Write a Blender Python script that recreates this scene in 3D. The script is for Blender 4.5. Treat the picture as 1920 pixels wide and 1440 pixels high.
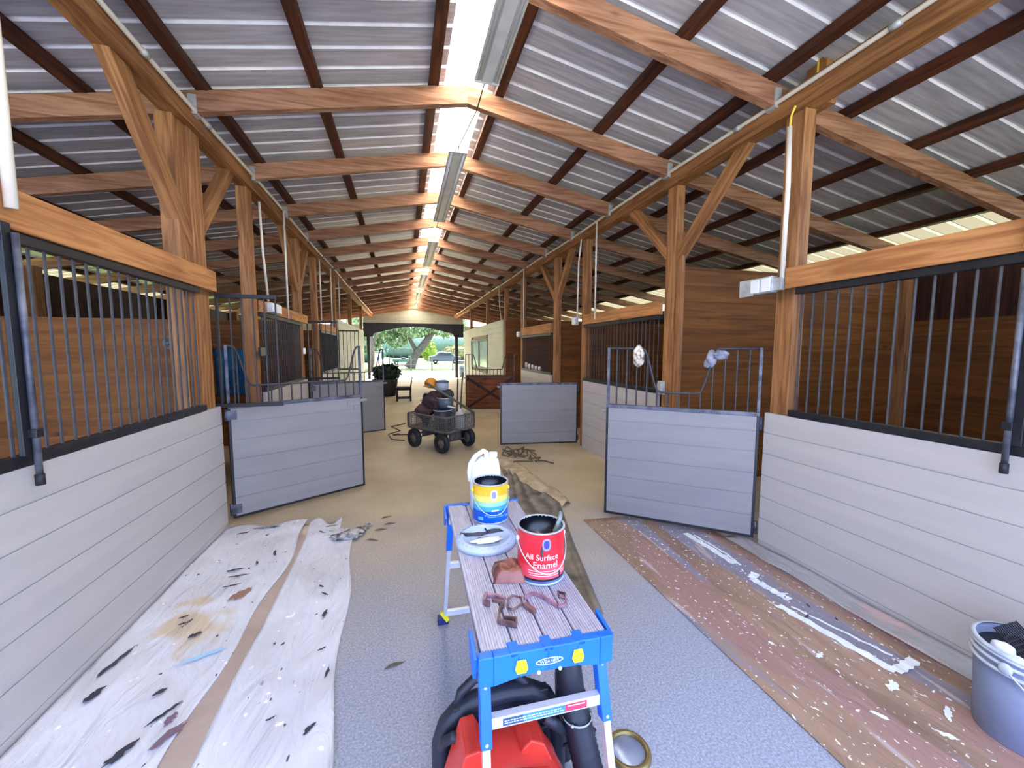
import bpy, bmesh, math, random
from mathutils import Vector, Matrix, Euler
random.seed(7)
PI = math.pi
SC = bpy.context.scene
for _o in list(bpy.data.objects): bpy.data.objects.remove(_o)
COL = SC.collection

# ------------------------------------------------------------------ camera
CY, CP, CR, CF, CH = .2655, .0865, .0016, 745., 1.70
_f = Vector((math.sin(CY)*math.cos(CP), math.cos(CY)*math.cos(CP), -math.sin(CP)))
_r = Vector((math.cos(CY), -math.sin(CY), 0)); _u = _r.cross(_f)
_r2 = _r*math.cos(CR)+_u*math.sin(CR); _u2 = -_r*math.sin(CR)+_u*math.cos(CR)
cd = bpy.data.cameras.new('camera'); cam = bpy.data.objects.new('camera', cd); COL.objects.link(cam)
cd.sensor_fit = 'HORIZONTAL'; cd.sensor_width = 36; cd.lens = CF/1920*36; cd.clip_start = .02; cd.clip_end = 400
M = Matrix.Identity(4)
for i in range(3): M[i][0] = _r2[i]; M[i][1] = _u2[i]; M[i][2] = -_f[i]
M[2][3] = CH; cam.matrix_world = M; SC.camera = cam

# ------------------------------------------------------------------ world, sun, exposure
SC.view_settings.view_transform = 'Standard'; SC.view_settings.look = 'None'
SC.view_settings.gamma = 1; SC.view_settings.use_curve_mapping = False
SC.view_settings.exposure = 1.2
w = bpy.data.worlds.new('world'); SC.world = w; w.use_nodes = True
nt = w.node_tree; nt.nodes.clear()
wo = nt.nodes.new('ShaderNodeOutputWorld'); bg = nt.nodes.new('ShaderNodeBackground')
tc = nt.nodes.new('ShaderNodeTexCoord'); sx = nt.nodes.new('ShaderNodeSeparateXYZ'); rp = nt.nodes.new('ShaderNodeValToRGB')
nt.links.new(tc.outputs['Generated'], sx.inputs[0])
mr = nt.nodes.new('ShaderNodeMapRange'); mr.inputs[1].default_value = -1; mr.inputs[2].default_value = 1
nt.links.new(sx.outputs['Y'], mr.inputs[0]); nt.links.new(mr.outputs[0], rp.inputs[0])
rp.color_ramp.elements[0].position = .15; rp.color_ramp.elements[0].color = (.43, .58, 1., 1)   # clear sky behind the camera
rp.color_ramp.elements[1].position = .62; rp.color_ramp.elements[1].color = (1., .97, .90, 1)    # hazy bright sky towards the sun
nt.links.new(rp.outputs[0], bg.inputs[0]); bg.inputs[1].default_value = 2.9
nt.links.new(bg.outputs[0], wo.inputs[0])
sl = bpy.data.lights.new('sun', 'SUN'); sl.energy = 30; sl.angle = math.radians(2); sl.color = (1, .93, .82)
so = bpy.data.objects.new('sun', sl); COL.objects.link(so); so.rotation_euler = Vector((.35, .75, 1.15)).to_track_quat('Z', 'Y').to_euler()

# ------------------------------------------------------------------ materials
def lin(c):
    return tuple(((v/255)/12.92 if v/255 <= .04045 else ((v/255+.055)/1.055)**2.4) for v in c)+(1,)
MATS = {}
def mat(name, col, rough=.6, metal=0, noise=None, col2=None, scale=6, stretch=(1,1,1), bump=0, spec=.5, emit=0, detail=4, lo=.35, hi=.65):
    if name in MATS: return MATS[name]
    m = bpy.data.materials.new(name); m.use_nodes = True; n = m.node_tree; b = n.nodes['Principled BSDF']
    b.inputs['Roughness'].default_value = rough; b.inputs['Metallic'].default_value = metal
    b.inputs['Specular IOR Level'].default_value = spec
    c1 = lin(col); b.inputs['Base Color'].default_value = c1
    t = n.nodes.new('ShaderNodeTexCoord'); mp = n.nodes.new('ShaderNodeMapping'); mp.inputs['Scale'].default_value = stretch
    n.links.new(t.outputs['Object'], mp.inputs[0])
    nz = n.nodes.new('ShaderNodeTexNoise'); nz.inputs['Scale'].default_value = scale; nz.inputs['Detail'].default_value = detail
    n.links.new(mp.outputs[0], nz.inputs['Vector'])
    r_ = n.nodes.new('ShaderNodeValToRGB'); r_.color_ramp.elements[0].position = lo; r_.color_ramp.elements[1].position = hi
    c2 = lin(col2) if col2 else tuple(v*.86 for v in c1[:3])+(1,)
    r_.color_ramp.elements[0].color = c2; r_.color_ramp.elements[1].color = c1
    n.links.new(nz.outputs[0], r_.inputs[0]); n.links.new(r_.outputs[0], b.inputs['Base Color'])
    if bump:
        bp = n.nodes.new('ShaderNodeBump'); bp.inputs['Strength'].default_value = bump; bp.inputs['Distance'].default_value = .01
        n.links.new(nz.outputs[0], bp.inputs['Height']); n.links.new(bp.outputs[0], b.inputs['Normal'])
    MATS[name] = m; return m

def wood(name, light, dark, axis='Z', rough=.62, fine=1.0, knots=True):
    if name in MATS: return MATS[name]
    m = bpy.data.materials.new(name); m.use_nodes = True; n = m.node_tree; b = n.nodes['Principled BSDF']
    b.inputs['Roughness'].default_value = rough; b.inputs['Specular IOR Level'].default_value = .3
    t = n.nodes.new('ShaderNodeTexCoord'); oi = n.nodes.new('ShaderNodeObjectInfo')
    ad = n.nodes.new('ShaderNodeVectorMath'); ad.operation = 'ADD'
    ml = n.nodes.new('ShaderNodeMath'); ml.operation = 'MULTIPLY'; ml.inputs[1].default_value = 13.
    n.links.new(oi.outputs['Random'], ml.inputs[0]); n.links.new(t.outputs['Object'], ad.inputs[0]); n.links.new(ml.outputs[0], ad.inputs[1])
    mp = n.nodes.new('ShaderNodeMapping'); s = {'X': (.9, 14, 14), 'Y': (14, .9, 14), 'Z': (14, 14, .9)}[axis]
    mp.inputs['Scale'].default_value = tuple(v*fine for v in s); n.links.new(ad.outputs[0], mp.inputs[0])
    n1 = n.nodes.new('ShaderNodeTexNoise'); n1.inputs['Scale'].default_value = 1.6; n1.inputs['Detail'].default_value = 6; n1.inputs['Distortion'].default_value = 1.2
    n.links.new(mp.outputs[0], n1.inputs['Vector'])
    n2 = n.nodes.new('ShaderNodeTexNoise'); n2.inputs['Scale'].default_value = 1.3; n2.inputs['Detail'].default_value = 2
    n.links.new(ad.outputs[0], n2.inputs['Vector'])
    r1 = n.nodes.new('ShaderNodeValToRGB'); r1.color_ramp.elements[0].position = .36; r1.color_ramp.elements[1].position = .62
    r1.color_ramp.elements[0].color = lin(dark); r1.color_ramp.elements[1].color = lin(light)
    n.links.new(n1.outputs[0], r1.inputs[0])
    mx = n.nodes.new('ShaderNodeMixRGB'); mx.blend_type = 'MULTIPLY'; mx.inputs[0].default_value = .55
    r2 = n.nodes.new('ShaderNodeValToRGB'); r2.color_ramp.elements[0].position = .3; r2.color_ramp.elements[1].position = .7
    r2.color_ramp.elements[0].color = (.55, .5, .48, 1); r2.color_ramp.elements[1].color = (1.1, 1.05, 1, 1)
    n.links.new(n2.outputs[0], r2.inputs[0]); n.links.new(r1.outputs[0], mx.inputs[1]); n.links.new(r2.outputs[0], mx.inputs[2])
    out = mx.outputs[0]
    if knots:
        v = n.nodes.new('ShaderNodeTexVoronoi'); v.inputs['Scale'].default_value = 1.0
        mk = n.nodes.new('ShaderNodeMapping'); mk.inputs['Scale'].default_value = {'X': (1.2, 3, 3), 'Y': (3, 1.2, 3), 'Z': (3, 3, 1.2)}[axis]
        n.links.new(ad.outputs[0], mk.inputs[0]); n.links.new(mk.outputs[0], v.inputs['Vector'])
        rk = n.nodes.new('ShaderNodeValToRGB'); rk.color_ramp.elements[0].position = .04; rk.color_ramp.elements[1].position = .085
        rk.color_ramp.elements[0].color = (.3, .22, .18, 1); rk.color_ramp.elements[1].color = (1, 1, 1, 1)
        n.links.new(v.outputs['Distance'], rk.inputs[0])
        m2 = n.nodes.new('ShaderNodeMixRGB'); m2.blend_type = 'MULTIPLY'; m2.inputs[0].default_value = .8
        n.links.new(out, m2.inputs[1]); n.links.new(rk.outputs[0], m2.inputs[2]); out = m2.outputs[0]
    n.links.new(out, b.inputs['Base Color'])
    bp = n.nodes.new('ShaderNodeBump'); bp.inputs['Strength'].default_value = .12; bp.inputs['Distance'].default_value = .006
    n.links.new(n1.outputs[0], bp.inputs['Height']); n.links.new(bp.outputs[0], b.inputs['Normal'])
    MATS[name] = m; return m

def translucent(name, col, col2, scale, stretch):
    m = bpy.data.materials.new(name); m.use_nodes = True; n = m.node_tree; n.nodes.remove(n.nodes['Principled BSDF'])
    t = n.nodes.new('ShaderNodeBsdfTranslucent'); d = n.nodes.new('ShaderNodeBsdfDiffuse'); mx = n.nodes.new('ShaderNodeMixShader'); mx.inputs[0].default_value = .25
    t.inputs[0].default_value = lin(col); d.inputs[0].default_value = lin(col2)
    n.links.new(t.outputs[0], mx.inputs[1]); n.links.new(d.outputs[0], mx.inputs[2]); n.links.new(mx.outputs[0], n.nodes['Material Output'].inputs[0])
    MATS[name] = m; return m

RAF = wood('rafter_timber', (184, 140, 112), (140, 96, 70), 'X')
HDR = wood('beam_timber', (172, 120, 74), (124, 80, 44), 'Y')
BEAM = wood('orange_beam_timber', (196, 140, 88), (156, 102, 58), 'Y')
POST = wood('post_timber', (176, 126, 80), (128, 84, 48), 'Z')
PURL = wood('purlin_timber', (98, 54, 34), (58, 31, 20), 'Y')
BOARDX = wood('stall_board_x', (142, 90, 38), (112, 67, 27), 'X', fine=.6)
BOARDY = wood('stall_board_y', (124, 78, 34), (94, 57, 24), 'Y', fine=.6)
DARKW = wood('dark_board', (74, 40, 26), (40, 22, 16), 'Z')
BROWND = wood('brown_door_board', (140, 82, 44), (92, 52, 28), 'X')
GREY = mat('grey_satin_paint', (186, 181, 178), .42, col2=(178, 174, 172), scale=2.5, stretch=(1, .3, 4), bump=.03)
GREYD = mat('grey_door_paint', (146, 142, 140), .42, col2=(138, 134, 134), scale=3, stretch=(.4, 1, 4), bump=.03)
BLACK = mat('black_enamel', (22, 23, 28), .4, col2=(32, 33, 38), scale=9)
IRON = mat('grey_iron_bar', (66, 63, 64), .55, 0, col2=(48, 46, 48), scale=14)
STEEL = mat('worn_steel_tube', (112, 114, 124), .45, .3, col2=(58, 60, 72), scale=11)
CONDUIT = mat('white_conduit', (236, 226, 208), .5, scale=5)
GALV = mat('galvanised_box', (200, 204, 204), .4, .3, col2=(168, 172, 174), scale=12)
ROOFM = mat('galvanised_roof_sheet', (198, 198, 204), .5, .1, col2=(168, 168, 175), scale=5, stretch=(.5, 6, 1), bump=.05)
RIBLIGHT = mat('roof_rib_painted_light', (250, 250, 252), .45, 0, col2=(232, 232, 236), scale=7)  # white lines of skylight caught on the ribs, put into their colour
CREAM = mat('cream_siding', (204, 208, 190), .6, col2=(190, 194, 176), scale=2, stretch=(1, .4, 3))
NAVY = mat('dark_navy_header', (30, 36, 52), .5, col2=(22, 26, 38))
RIDGE = translucent('ridge_skylight', (255, 250, 238), (235, 232, 220), 4, (1, 1, 1))
EAVE = translucent('eave_skylight', (58, 56, 47), (150, 146, 126), 4, (1, 1, 1)); EAVE2 = translucent('eave_skylight_rib', (84, 82, 70), (180, 176, 156), 4, (1, 1, 1))
RUBBER = mat('black_rubber', (34, 34, 38), .6, col2=(24, 24, 26))
ALU = mat('brushed_aluminium', (196, 194, 206), .45, .15, col2=(170, 166, 180), scale=22, stretch=(8, .5, 1), bump=.05)
ALUW = mat('bright_aluminium_leg', (226, 226, 230), .35, .35, scale=8)
BLUE = mat('blue_plastic', (24, 112, 226), .4, col2=(20, 98, 205), scale=5)
YEL = mat('yellow_plastic', (250, 238, 30), .4)
WHITE = mat('white_plastic', (238, 240, 245), .4, col2=(224, 228, 236), scale=4)
INK = mat('dark_print', (30, 34, 70), .5)
WPRINT = mat('white_print', (245, 240, 240), .5)
LILAC = mat('lilac_print', (150, 150, 225), .5)

# ------------------------------------------------------------------ mesh helpers
class MB:
    def __init__(s): s.v = []; s.f = []; s.m = []; s.mi = 0; s.sm = []; s.smooth = False
    def add(s, vs, fs):
        o = len(s.v); s.v += [tuple(v) for v in vs]
        for f in fs: s.f.append([i+o for i in f]); s.m.append(s.mi); s.sm.append(s.smooth)
        return s
    def box(s, c, d, R=None):
        c = Vector(c); h = Vector(d)/2; vs = []
        for x in (-1, 1):
            for y in (-1, 1):
                for z in (-1, 1):
                    p = Vector((x*h.x, y*h.y, z*h.z)); vs.append(c+(R@p if R else p))
        return s.add(vs, [(0,1,3,2),(4,6,7,5),(0,4,5,1),(2,3,7,6),(0,2,6,4),(1,5,7,3)])
    def lohi(s, a, b): return s.box([(p+q)/2 for p, q in zip(a, b)], [abs(q-p) for p, q in zip(a, b)])
    def beam(s, p0, p1, w, h, up=(0,0,1)):
        p0 = Vector(p0); p1 = Vector(p1); x = (p1-p0).normalized(); y = Vector(up).cross(x).normalized(); z = x.cross(y)
        R = Matrix((x, y, z)).transposed()
        return s.box((p0+p1)/2, ((p1-p0).length, w, h), R)
    def tube(s, pts, r, n=8, cap=True):
        pts = [Vector(p) for p in pts]; rs = r if isinstance(r, (list, tuple)) else [r]*len(pts)
        vs = []; fs = []; up = None
        for i, p in enumerate(pts):
            t = ((pts[min(i+1, len(pts)-1)]-p).normalized()+(p-pts[max(i-1, 0)]).normalized())
            if t.length < 1e-6: t = Vector((0,0,1))
            t.normalize()
            if up is None: up = Vector((0,0,1)) if abs(t.z) < .9 else Vector((1,0,0))
            a = up-t*up.dot(t)
            if a.length < 1e-4: a = t.orthogonal()
            a.normalize(); b = t.cross(a); up = a
            for k in range(n):
                q = 2*PI*k/n; vs.append(p+(a*math.cos(q)+b*math.sin(q))*rs[i])
        for i in range(len(pts)-1):
            for k in range(n):
                k2 = (k+1) % n; fs.append((i*n+k, i*n+k2, (i+1)*n+k2, (i+1)*n+k))
        if cap: fs.append(tuple(range(n-1, -1, -1))); fs.append(tuple((len(pts)-1)*n+k for k in range(n)))
        sm = s.smooth; s.smooth = n > 6; s.add(vs, fs); s.smooth = sm; return s
    def lathe(s, prof, c=(0,0,0), n=24, R=None, sq=(1,1), cap=False):
        vs = []; fs = []; c = Vector(c)
        for r_, z in prof:
            for k in range(n):
                q = 2*PI*k/n; p = Vector((r_*math.cos(q)*sq[0], r_*math.sin(q)*sq[1], z)); vs.append(c+(R@p if R else p))
        for i in range(len(prof)-1):
            for k in range(n):
                k2 = (k+1) % n; fs.append((i*n+k, i*n+k2, (i+1)*n+k2, (i+1)*n+k))
        if cap: fs.append(tuple(range(n-1, -1, -1))); fs.append(tuple((len(prof)-1)*n+k for k in range(n)))
        sm = s.smooth; s.smooth = True; s.add(vs, fs); s.smooth = sm; return s
    def prism(s, poly, ax, a, b):
        # poly in the two other axes, extruded along ax from a to b
        def P(u, v, t): return {'X': (t, u, v), 'Y': (u, t, v), 'Z': (u, v, t)}[ax]
        n = len(poly); vs = [P(u, v, a) for u, v in poly]+[P(u, v, b) for u, v in poly]
        return s.add(vs, [tuple(range(n-1, -1, -1)), tuple(range(n, 2*n))]+[(i, (i+1) % n, n+(i+1) % n, n+i) for i in range(n)])
    def blob(s, c, d, amp=.15, seed=0, nu=16, nv=10, freq=3, R=None):
        rnd = random.Random(seed); ph = [rnd.uniform(0, 6.28) for _ in range(8)]; vs = []; fs = []; c = Vector(c)
        for j in range(nv+1):
            th = PI*j/nv
            for i in range(nu):
                q = 2*PI*i/nu
                k = 1+amp*(math.sin(freq*q+ph[0]+2*th)*.5+math.sin(freq*1.7*th+ph[1])*.4+math.sin((freq+2)*q+ph[2]-3*th)*.4)*math.sin(th)
                p = Vector((math.sin(th)*math.cos(q)*d[0]*k, math.sin(th)*math.sin(q)*d[1]*k, math.cos(th)*d[2]*k)); vs.append(c+(R@p if R else p))
        for j in range(nv):
            for i in range(nu):
                i2 = (i+1) % nu; fs.append((j*nu+i, (j+1)*nu+i, (j+1)*nu+i2, j*nu+i2))
        sm = s.smooth; s.smooth = True; s.add(vs, fs); s.smooth = sm; return s
    def build(s, name, mats, parent=None, loc=None, bevel=0, local=False):
        """verts are in world space unless local=True; the object's origin goes to loc (or the parent's place)"""
        me = bpy.data.meshes.new(name)
        base = Vector((0,0,0)) if local else (WORLD_OF.get(parent.name, Vector(parent.location)) if parent else Vector((0,0,0)))
        l = Vector(loc) if loc is not None else Vector((0,0,0))
        off = (base if not local else Vector((0,0,0)))+l
        if not local and parent is None: off = l
        me.from_pydata([tuple(Vector(v)-off) for v in s.v] if not local else s.v, [], s.f)
        for mm in (mats if isinstance(mats, (list, tuple)) else [mats]): me.materials.append(mm)
        for i, p in enumerate(me.polygons): p.material_index = s.m[i]; p.use_smooth = s.sm[i]
        me.update(); bm = bmesh.new(); bm.from_mesh(me); bmesh.ops.recalc_face_normals(bm, faces=bm.faces); bm.to_mesh(me); bm.free()
        o = bpy.data.objects.new(name, me); COL.objects.link(o); o.location = l
        if parent: o.parent = parent; WORLD_OF[o.name] = base+l if not local else l
        if bevel:
            md = o.modifiers.new('bevel', 'BEVEL'); md.width = bevel; md.segments = 2; md.limit_method = 'ANGLE'
        return o
WORLD_OF = {}
def tag(o, label=None, cat=None, group=None, kind=None):
    if label: o['label'] = label
    if cat: o['category'] = cat
    if group: o['group'] = group
    if kind: o['kind'] = kind
    return o
def thing(name, label, cat, loc=(0,0,0), group=None, rz=0):
    o = bpy.data.objects.new(name, None); COL.objects.link(o); o.location = loc; o.rotation_euler = (0,0,rz); o.empty_display_size = .05
    return tag(o, label, cat, group)
def struct(o, label=None): o['kind'] = 'structure'; return o
def part(name, m, parent, fn, bevel=0, label=None, loc=None):
    b = MB(); fn(b); o = b.build(name, m, parent, loc, bevel=bevel)
    if label: o['label'] = label
    return o
def lpart(name, m, parent, fn, bevel=0, label=None):   # mesh in the thing's own axes
    b = MB(); fn(b); o = b.build(name, m, parent, None, bevel=bevel, local=True)
    if label: o['label'] = label
    return o
def copy_at(o, parent, loc):
    c = o.copy(); COL.objects.link(c); c.parent = parent; c.location = loc; return c
ORD = ['nearest', 'second', 'third', 'fourth', 'fifth', 'sixth', 'seventh', 'eighth', 'ninth', 'tenth', 'eleventh', 'twelfth', 'thirteenth', 'fourteenth', 'fifteenth', 'sixteenth', 'seventeenth', 'eighteenth', 'nineteenth', 'twentieth']

XL, XR, XC = -1.655, 2.96, .65
SLOPE = .185; RB = 4.09                      # rafter underside at the ridge
def rz_(x): return RB-SLOPE*abs(x-XC)        # underside of the rafters
RD = .17                                     # rafter depth
def roofz(x): return rz_(x)+RD+.075           # underside of the sheets
Y0, Y1 = -1.1, 24.6
RX, LX = 7.5, -6.75                          # eaves

# ------------------------------------------------------------------ floor and ground
def floor_mat():
    m = bpy.data.materials.new('concrete_floor'); m.use_nodes = True; n = m.node_tree; b = n.nodes['Principled BSDF']
    t = n.nodes.new('ShaderNodeTexCoord')
    big = n.nodes.new('ShaderNodeTexNoise'); big.inputs['Scale'].default_value = 1.1; big.inputs['Detail'].default_value = 6
    sm = n.nodes.new('ShaderNodeTexNoise'); sm.inputs['Scale'].default_value = 95; sm.inputs['Detail'].default_value = 3
    vo = n.nodes.new('ShaderNodeTexVoronoi'); vo.inputs['Scale'].default_value = 70
    for x in (big, sm, vo): n.links.new(t.outputs['Object'], x.inputs['Vector'])
    r1 = n.nodes.new('ShaderNodeValToRGB'); r1.color_ramp.elements[0].position = .3; r1.color_ramp.elements[1].position = .7
    r1.color_ramp.elements[0].color = lin((168, 150, 120)); r1.color_ramp.elements[1].color = lin((196, 180, 150))
    r2 = n.nodes.new('ShaderNodeValToRGB'); r2.color_ramp.elements[0].position = .34; r2.color_ramp.elements[1].position = .66
    r2.color_ramp.elements[0].color = (.62, .6, .58, 1); r2.color_ramp.elements[1].color = (1.25, 1.25, 1.25, 1)
    r3 = n.nodes.new('ShaderNodeValToRGB'); r3.color_ramp.elements[0].position = .05; r3.color_ramp.elements[1].position = .16
    r3.color_ramp.elements[0].color = (1, 1, 1, 1); r3.color_ramp.elements[1].color = (0, 0, 0, 1)
    n.links.new(big.outputs[0], r1.inputs[0]); n.links.new(sm.outputs[0], r2.inputs[0]); n.links.new(vo.outputs['Distance'], r3.inputs[0])
    sp = n.nodes.new('ShaderNodeSeparateXYZ'); n.links.new(t.outputs['Object'], sp.inputs[0])
    ma = n.nodes.new('ShaderNodeMath'); ma.operation = 'MULTIPLY_ADD'; ma.inputs[1].default_value = 2.2; n.links.new(big.outputs[0], ma.inputs[0]); n.links.new(sp.outputs['Y'], ma.inputs[2])
    dr = n.nodes.new('ShaderNodeMapRange'); dr.inputs[1].default_value = 3.0; dr.inputs[2].default_value = 5.4; n.links.new(ma.outputs[0], dr.inputs[0])
    dm = n.nodes.new('ShaderNodeMixRGB'); dm.inputs[1].default_value = lin((156, 160, 174)); n.links.new(dr.outputs[0], dm.inputs[0]); n.links.new(r1.outputs[0], dm.inputs[2])  # blue sky tint painted into the near concrete, dusty tan farther down
    a = n.nodes.new('ShaderNodeMixRGB'); a.blend_type = 'MULTIPLY'; a.inputs[0].default_value = .7
    n.links.new(dm.outputs[0], a.inputs[1]); n.links.new(r2.outputs[0], a.inputs[2])
    c = n.nodes.new('ShaderNodeMixRGB'); c.inputs[2].default_value = lin((225, 220, 212))
    n.links.new(r3.outputs[0], c.inputs[0]); n.links.new(a.outputs[0], c.inputs[1]); n.links.new(c.outputs[0], b.inputs['Base Color'])
    b.inputs['Roughness'].default_value = .55
    return m
o = MB().lohi((LX, -6, -.12), (RX, 27, 0)).build('floor', floor_mat()); struct(o)
GRASS = mat('lawn_grass', (96, 116, 62), .9, col2=(66, 90, 44), scale=3, detail=8)
DRIVE = mat('pale_gravel', (140, 138, 134), .9, col2=(122, 120, 116), scale=4)
struct(MB().lohi((-60, 27, -.14), (60, 31, -.02)).build('floor_apron', DRIVE)).name = 'floor_outside'
o = MB().lohi((-80, 31, -.2), (90, 140, -.05)).build('lawn', GRASS); tag(o, 'sunlit green lawn beyond the far end of the barn', 'lawn', kind='stuff')
o = MB().lohi((-30, 27, -.14), (LX-.01, -30, -.03)).build('lawn', GRASS); tag(o, 'strip of lawn along the outside of the left eave', 'lawn', kind='stuff')
o = MB().lohi((RX+.01, 27, -.14), (30, -30, -.03)).build('lawn', GRASS); tag(o, 'strip of lawn along the outside of the right eave', 'lawn', kind='stuff')
o = MB().lohi((LX, -6, -.14), (RX, -30, -.03)).build('floor', DRIVE); struct(o)

# ------------------------------------------------------------------ roof
def roof_side(x_in, x_out, name, m):
    """corrugated sheet between two x positions, a raised lighter-coloured rib every .24 m"""
    b = MB(); s_ = .24; y = Y0; c = MB()
    z0, z1 = roofz(x_in), roofz(x_out)
    prof = []
    while y < Y1:
        prof += [(y, 0), (y+.196, 0), (y+.201, .022), (y+.235, .022)]; y += s_
    vs = []
    for (yy, dz) in prof: vs += [(x_in, yy, z0+dz), (x_out, yy, z1+dz)]
    n = len(prof)
    for i in range(n-1):
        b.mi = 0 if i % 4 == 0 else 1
        o_ = len(b.v); b.add([vs[2*i], vs[2*i+1], vs[2*i+3], vs[2*i+2]], [(0,1,2,3)])
    return struct(b.build(name, m))
GW = .21
roof_side(XC-GW, -5.75, 'ceiling', [ROOFM, RIBLIGHT]); roof_side(XC+GW, 6.3, 'ceiling', [ROOFM, RIBLIGHT])
roof_side(-5.75, LX, 'ceiling', [EAVE, EAVE2]); roof_side(6.3, RX, 'ceiling', [EAVE, EAVE2])
b = MB()
b.add([(XC-GW-.12, Y0, roofz(XC)+.03), (XC, Y0, roofz(XC)+.075), (XC+GW+.12, Y0, roofz(XC)+.03), (XC-GW-.12, Y1, roofz(XC)+.03), (XC, Y1, roofz(XC)+.075), (XC+GW+.12, Y1, roofz(XC)+.03)], [(0,1,4,3),(1,2,5,4)])
o = b.build('ridge_skylight', RIDGE); tag(o, 'long translucent white skylight strip glowing along the ridge', 'skylight')

# purlins
PX = [(XC-.32, 'left edge of the skylight'), (XC+.32, 'right edge of the skylight'),
      (-.70, 'left slope, second from the ridge'), (-1.58, 'left slope above the aisle edge'), (-2.40, 'left slope just outside the header beam'), (-3.26, 'left slope, fifth from the ridge'),
      (-4.1, 'left slope, sixth from the ridge'), (-4.95, 'left slope, next to the outermost one'), (-5.75, 'left slope, outermost one'),
      (2.07, 'right slope, second from the ridge'), (2.90, 'right slope above the right header beam'), (3.73, 'right slope just outside the header beam'), (4.57, 'right slope, fifth from the ridge'),
      (5.40, 'right slope, next to the outermost one'), (6.25, 'right slope, outermost one')]
for x, t in PX:
    z = rz_(x)+RD
    o = MB().lohi((x-.045, Y0, z+.002), (x+.045, Y1, z+.073)).build('roof_purlin', PURL, None, (x, 0, z))
    tag(o, 'dark stained purlin under the roof sheets, '+t, 'purlin', 'purlins under the roof sheets')

# rafters: one each side of the ridge, every 1.35 m
ry = [2.75+1.35*i for i in range(-2, 17)]
for i, y in enumerate(ry):
    if y < -.3: continue
    for sgn, xo in ((-1, -6.6), (1, 7.35)):
        x0 = XC; z0 = rz_(XC); z1 = rz_(xo)
        b = MB(); b.add([(x0, y-.035, z0), (xo, y-.035, z1), (xo, y-.035, z1+RD), (x0, y-.035, z0+RD), (x0, y+.035, z0), (xo, y+.035, z1), (xo, y+.035, z1+RD), (x0, y+.035, z0+RD)],
                       [(0,1,2,3),(4,7,6,5),(0,4,5,1),(3,2,6,7),(1,5,6,2),(0,3,7,4)])
        o = b.build('roof_rafter', RAF, None, (x0, y, z0))
        n_ = i-1 if ry[0] < -.3 else i
        tag(o, 'reddish brown timber rafter on the %s slope, %s in the row' % ('left' if sgn < 0 else 'right', ORD[n_] if n_ else 'nearest to the camera'), 'rafter', 'rafters on the %s slope' % ('left' if sgn < 0 else 'right'))
        if .3 < y < 9:
            xb = XL+.005 if sgn < 0 else XR-.005
            part('hanger_bracket', GALV, o, lambda b: b.lohi((xb-.03, y-.045, rz_(xb)-.015), (xb+.03, y+.045, rz_(xb)+RD-.03)), label='galvanised metal hanger bracket')

# ------------------------------------------------------------------ header beams along the aisle
HT, HB_ = 3.72, 3.55
for s_, x, t in ((-1, XL, 'left'), (1, XR, 'right')):
    xa, xb = (x-.14, x) if s_ < 0 else (x, x+.14)
    o = MB().lohi((xa, -.6, HB_), (xb, 24.3, HT)).build('header_beam', HDR, None, (x, 0, HB_))
    tag(o, 'long timber header beam over the stall posts on the %s side of the aisle' % t, 'beam')
    # conduit clipped along the top inner edge
    xs = x-s_*.018; pts = []
    rnd = random.Random(3+s_)
    for k in range(60):
        y = -.5+k*.41; pts.append((xs, y, HT-.03+.012*math.sin(k*.55+s_)))
    cnd = thing('electrical_conduit', 'white conduit running along the top edge of the %s header beam' % t, 'conduit', (xs, -.5, HT-.03))
    part('pipe', CONDUIT, cnd, lambda b: b.tube(pts, .017, 8))
    for y in ([1.9, 3.1, 4.4, 6.4, 8.6] if s_ > 0 else [3.4, 4.3, 6.5, 9]):
        part('coupling', GALV, cnd, lambda b: b.tube([(xs, y-.03, HT-.03+.012*math.sin(((y+.5)/.41)*.55+s_)), (xs, y+.03, HT-.03+.012*math.sin(((y+.5)/.41)*.55+s_))], .024, 8))

# ------------------------------------------------------------------ posts
def post(side, ya, yb, label, brace_near=False, brace_far=False, double=None, top=None, big=False):
    x = XL if side == 'L' else XR; s_ = -1 if side == 'L' else 1
    xa, xb = sorted((x+s_*.038, x+s_*.15)); ym = (ya+yb)/2
    t = thing('timber_post', label, 'post', (x+s_*.075, ym, 0))
    zt = top or HB_-.002
    part('post_shaft', POST, t, lambda b: b.lohi((xa, ya, 0), (xb, yb, zt)), .006)
    if top: # carry the post past the back of the header
        pass
    if double:
        d0, d1 = double; part('sister_post', POST, t, lambda b: b.lohi((xa+(.02 if s_ > 0 else -.03), d0, 0), (xb-.04 if s_ > 0 else xb-.02, d1, 3.0 if side == 'R' else HB_-.002)), .006)
    w = .11
    xm = x+s_*.095
    def brace(p0, p1, w_, h_):
        p0, p1 = Vector(p0), Vector(p1); d = (p1-p0).normalized(); p1 = p0+(p1-p0)*((HB_+.11-p0.z)/(p1.z-p0.z)); L = (p1-p0).length
        o = MB().box((0, 0, 0), (w_, h_, L)).build('brace', POST, t, None, .005, local=True); X_ = Vector((1, 0, 0)); Y_ = d.cross(X_)
        o.rotation_euler = Matrix((X_, Y_, d)).transposed().to_euler(); o.location = (p0+p1)/2-t.location
    if brace_near: brace((xm, ya+.02, brace_near[0]), (xm, brace_near[1], HB_-.02), .088, .15 if big else .11)
    if brace_far: brace((xm, yb-.02, brace_far[0]), (xm, brace_far[1], HB_-.02), .088, .12)
    return t
post('R', 2.50, 2.66, 'square timber post carrying a white conduit beside the near right grille')
t = bpy.data.objects[-1] if False else None
post('R', 3.98, 4.14, 'timber post with two diagonal braces behind the open right door', brace_near=(2.72, 3.14), brace_far=(2.8, 4.9), double=(3.885, 3.97))
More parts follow.
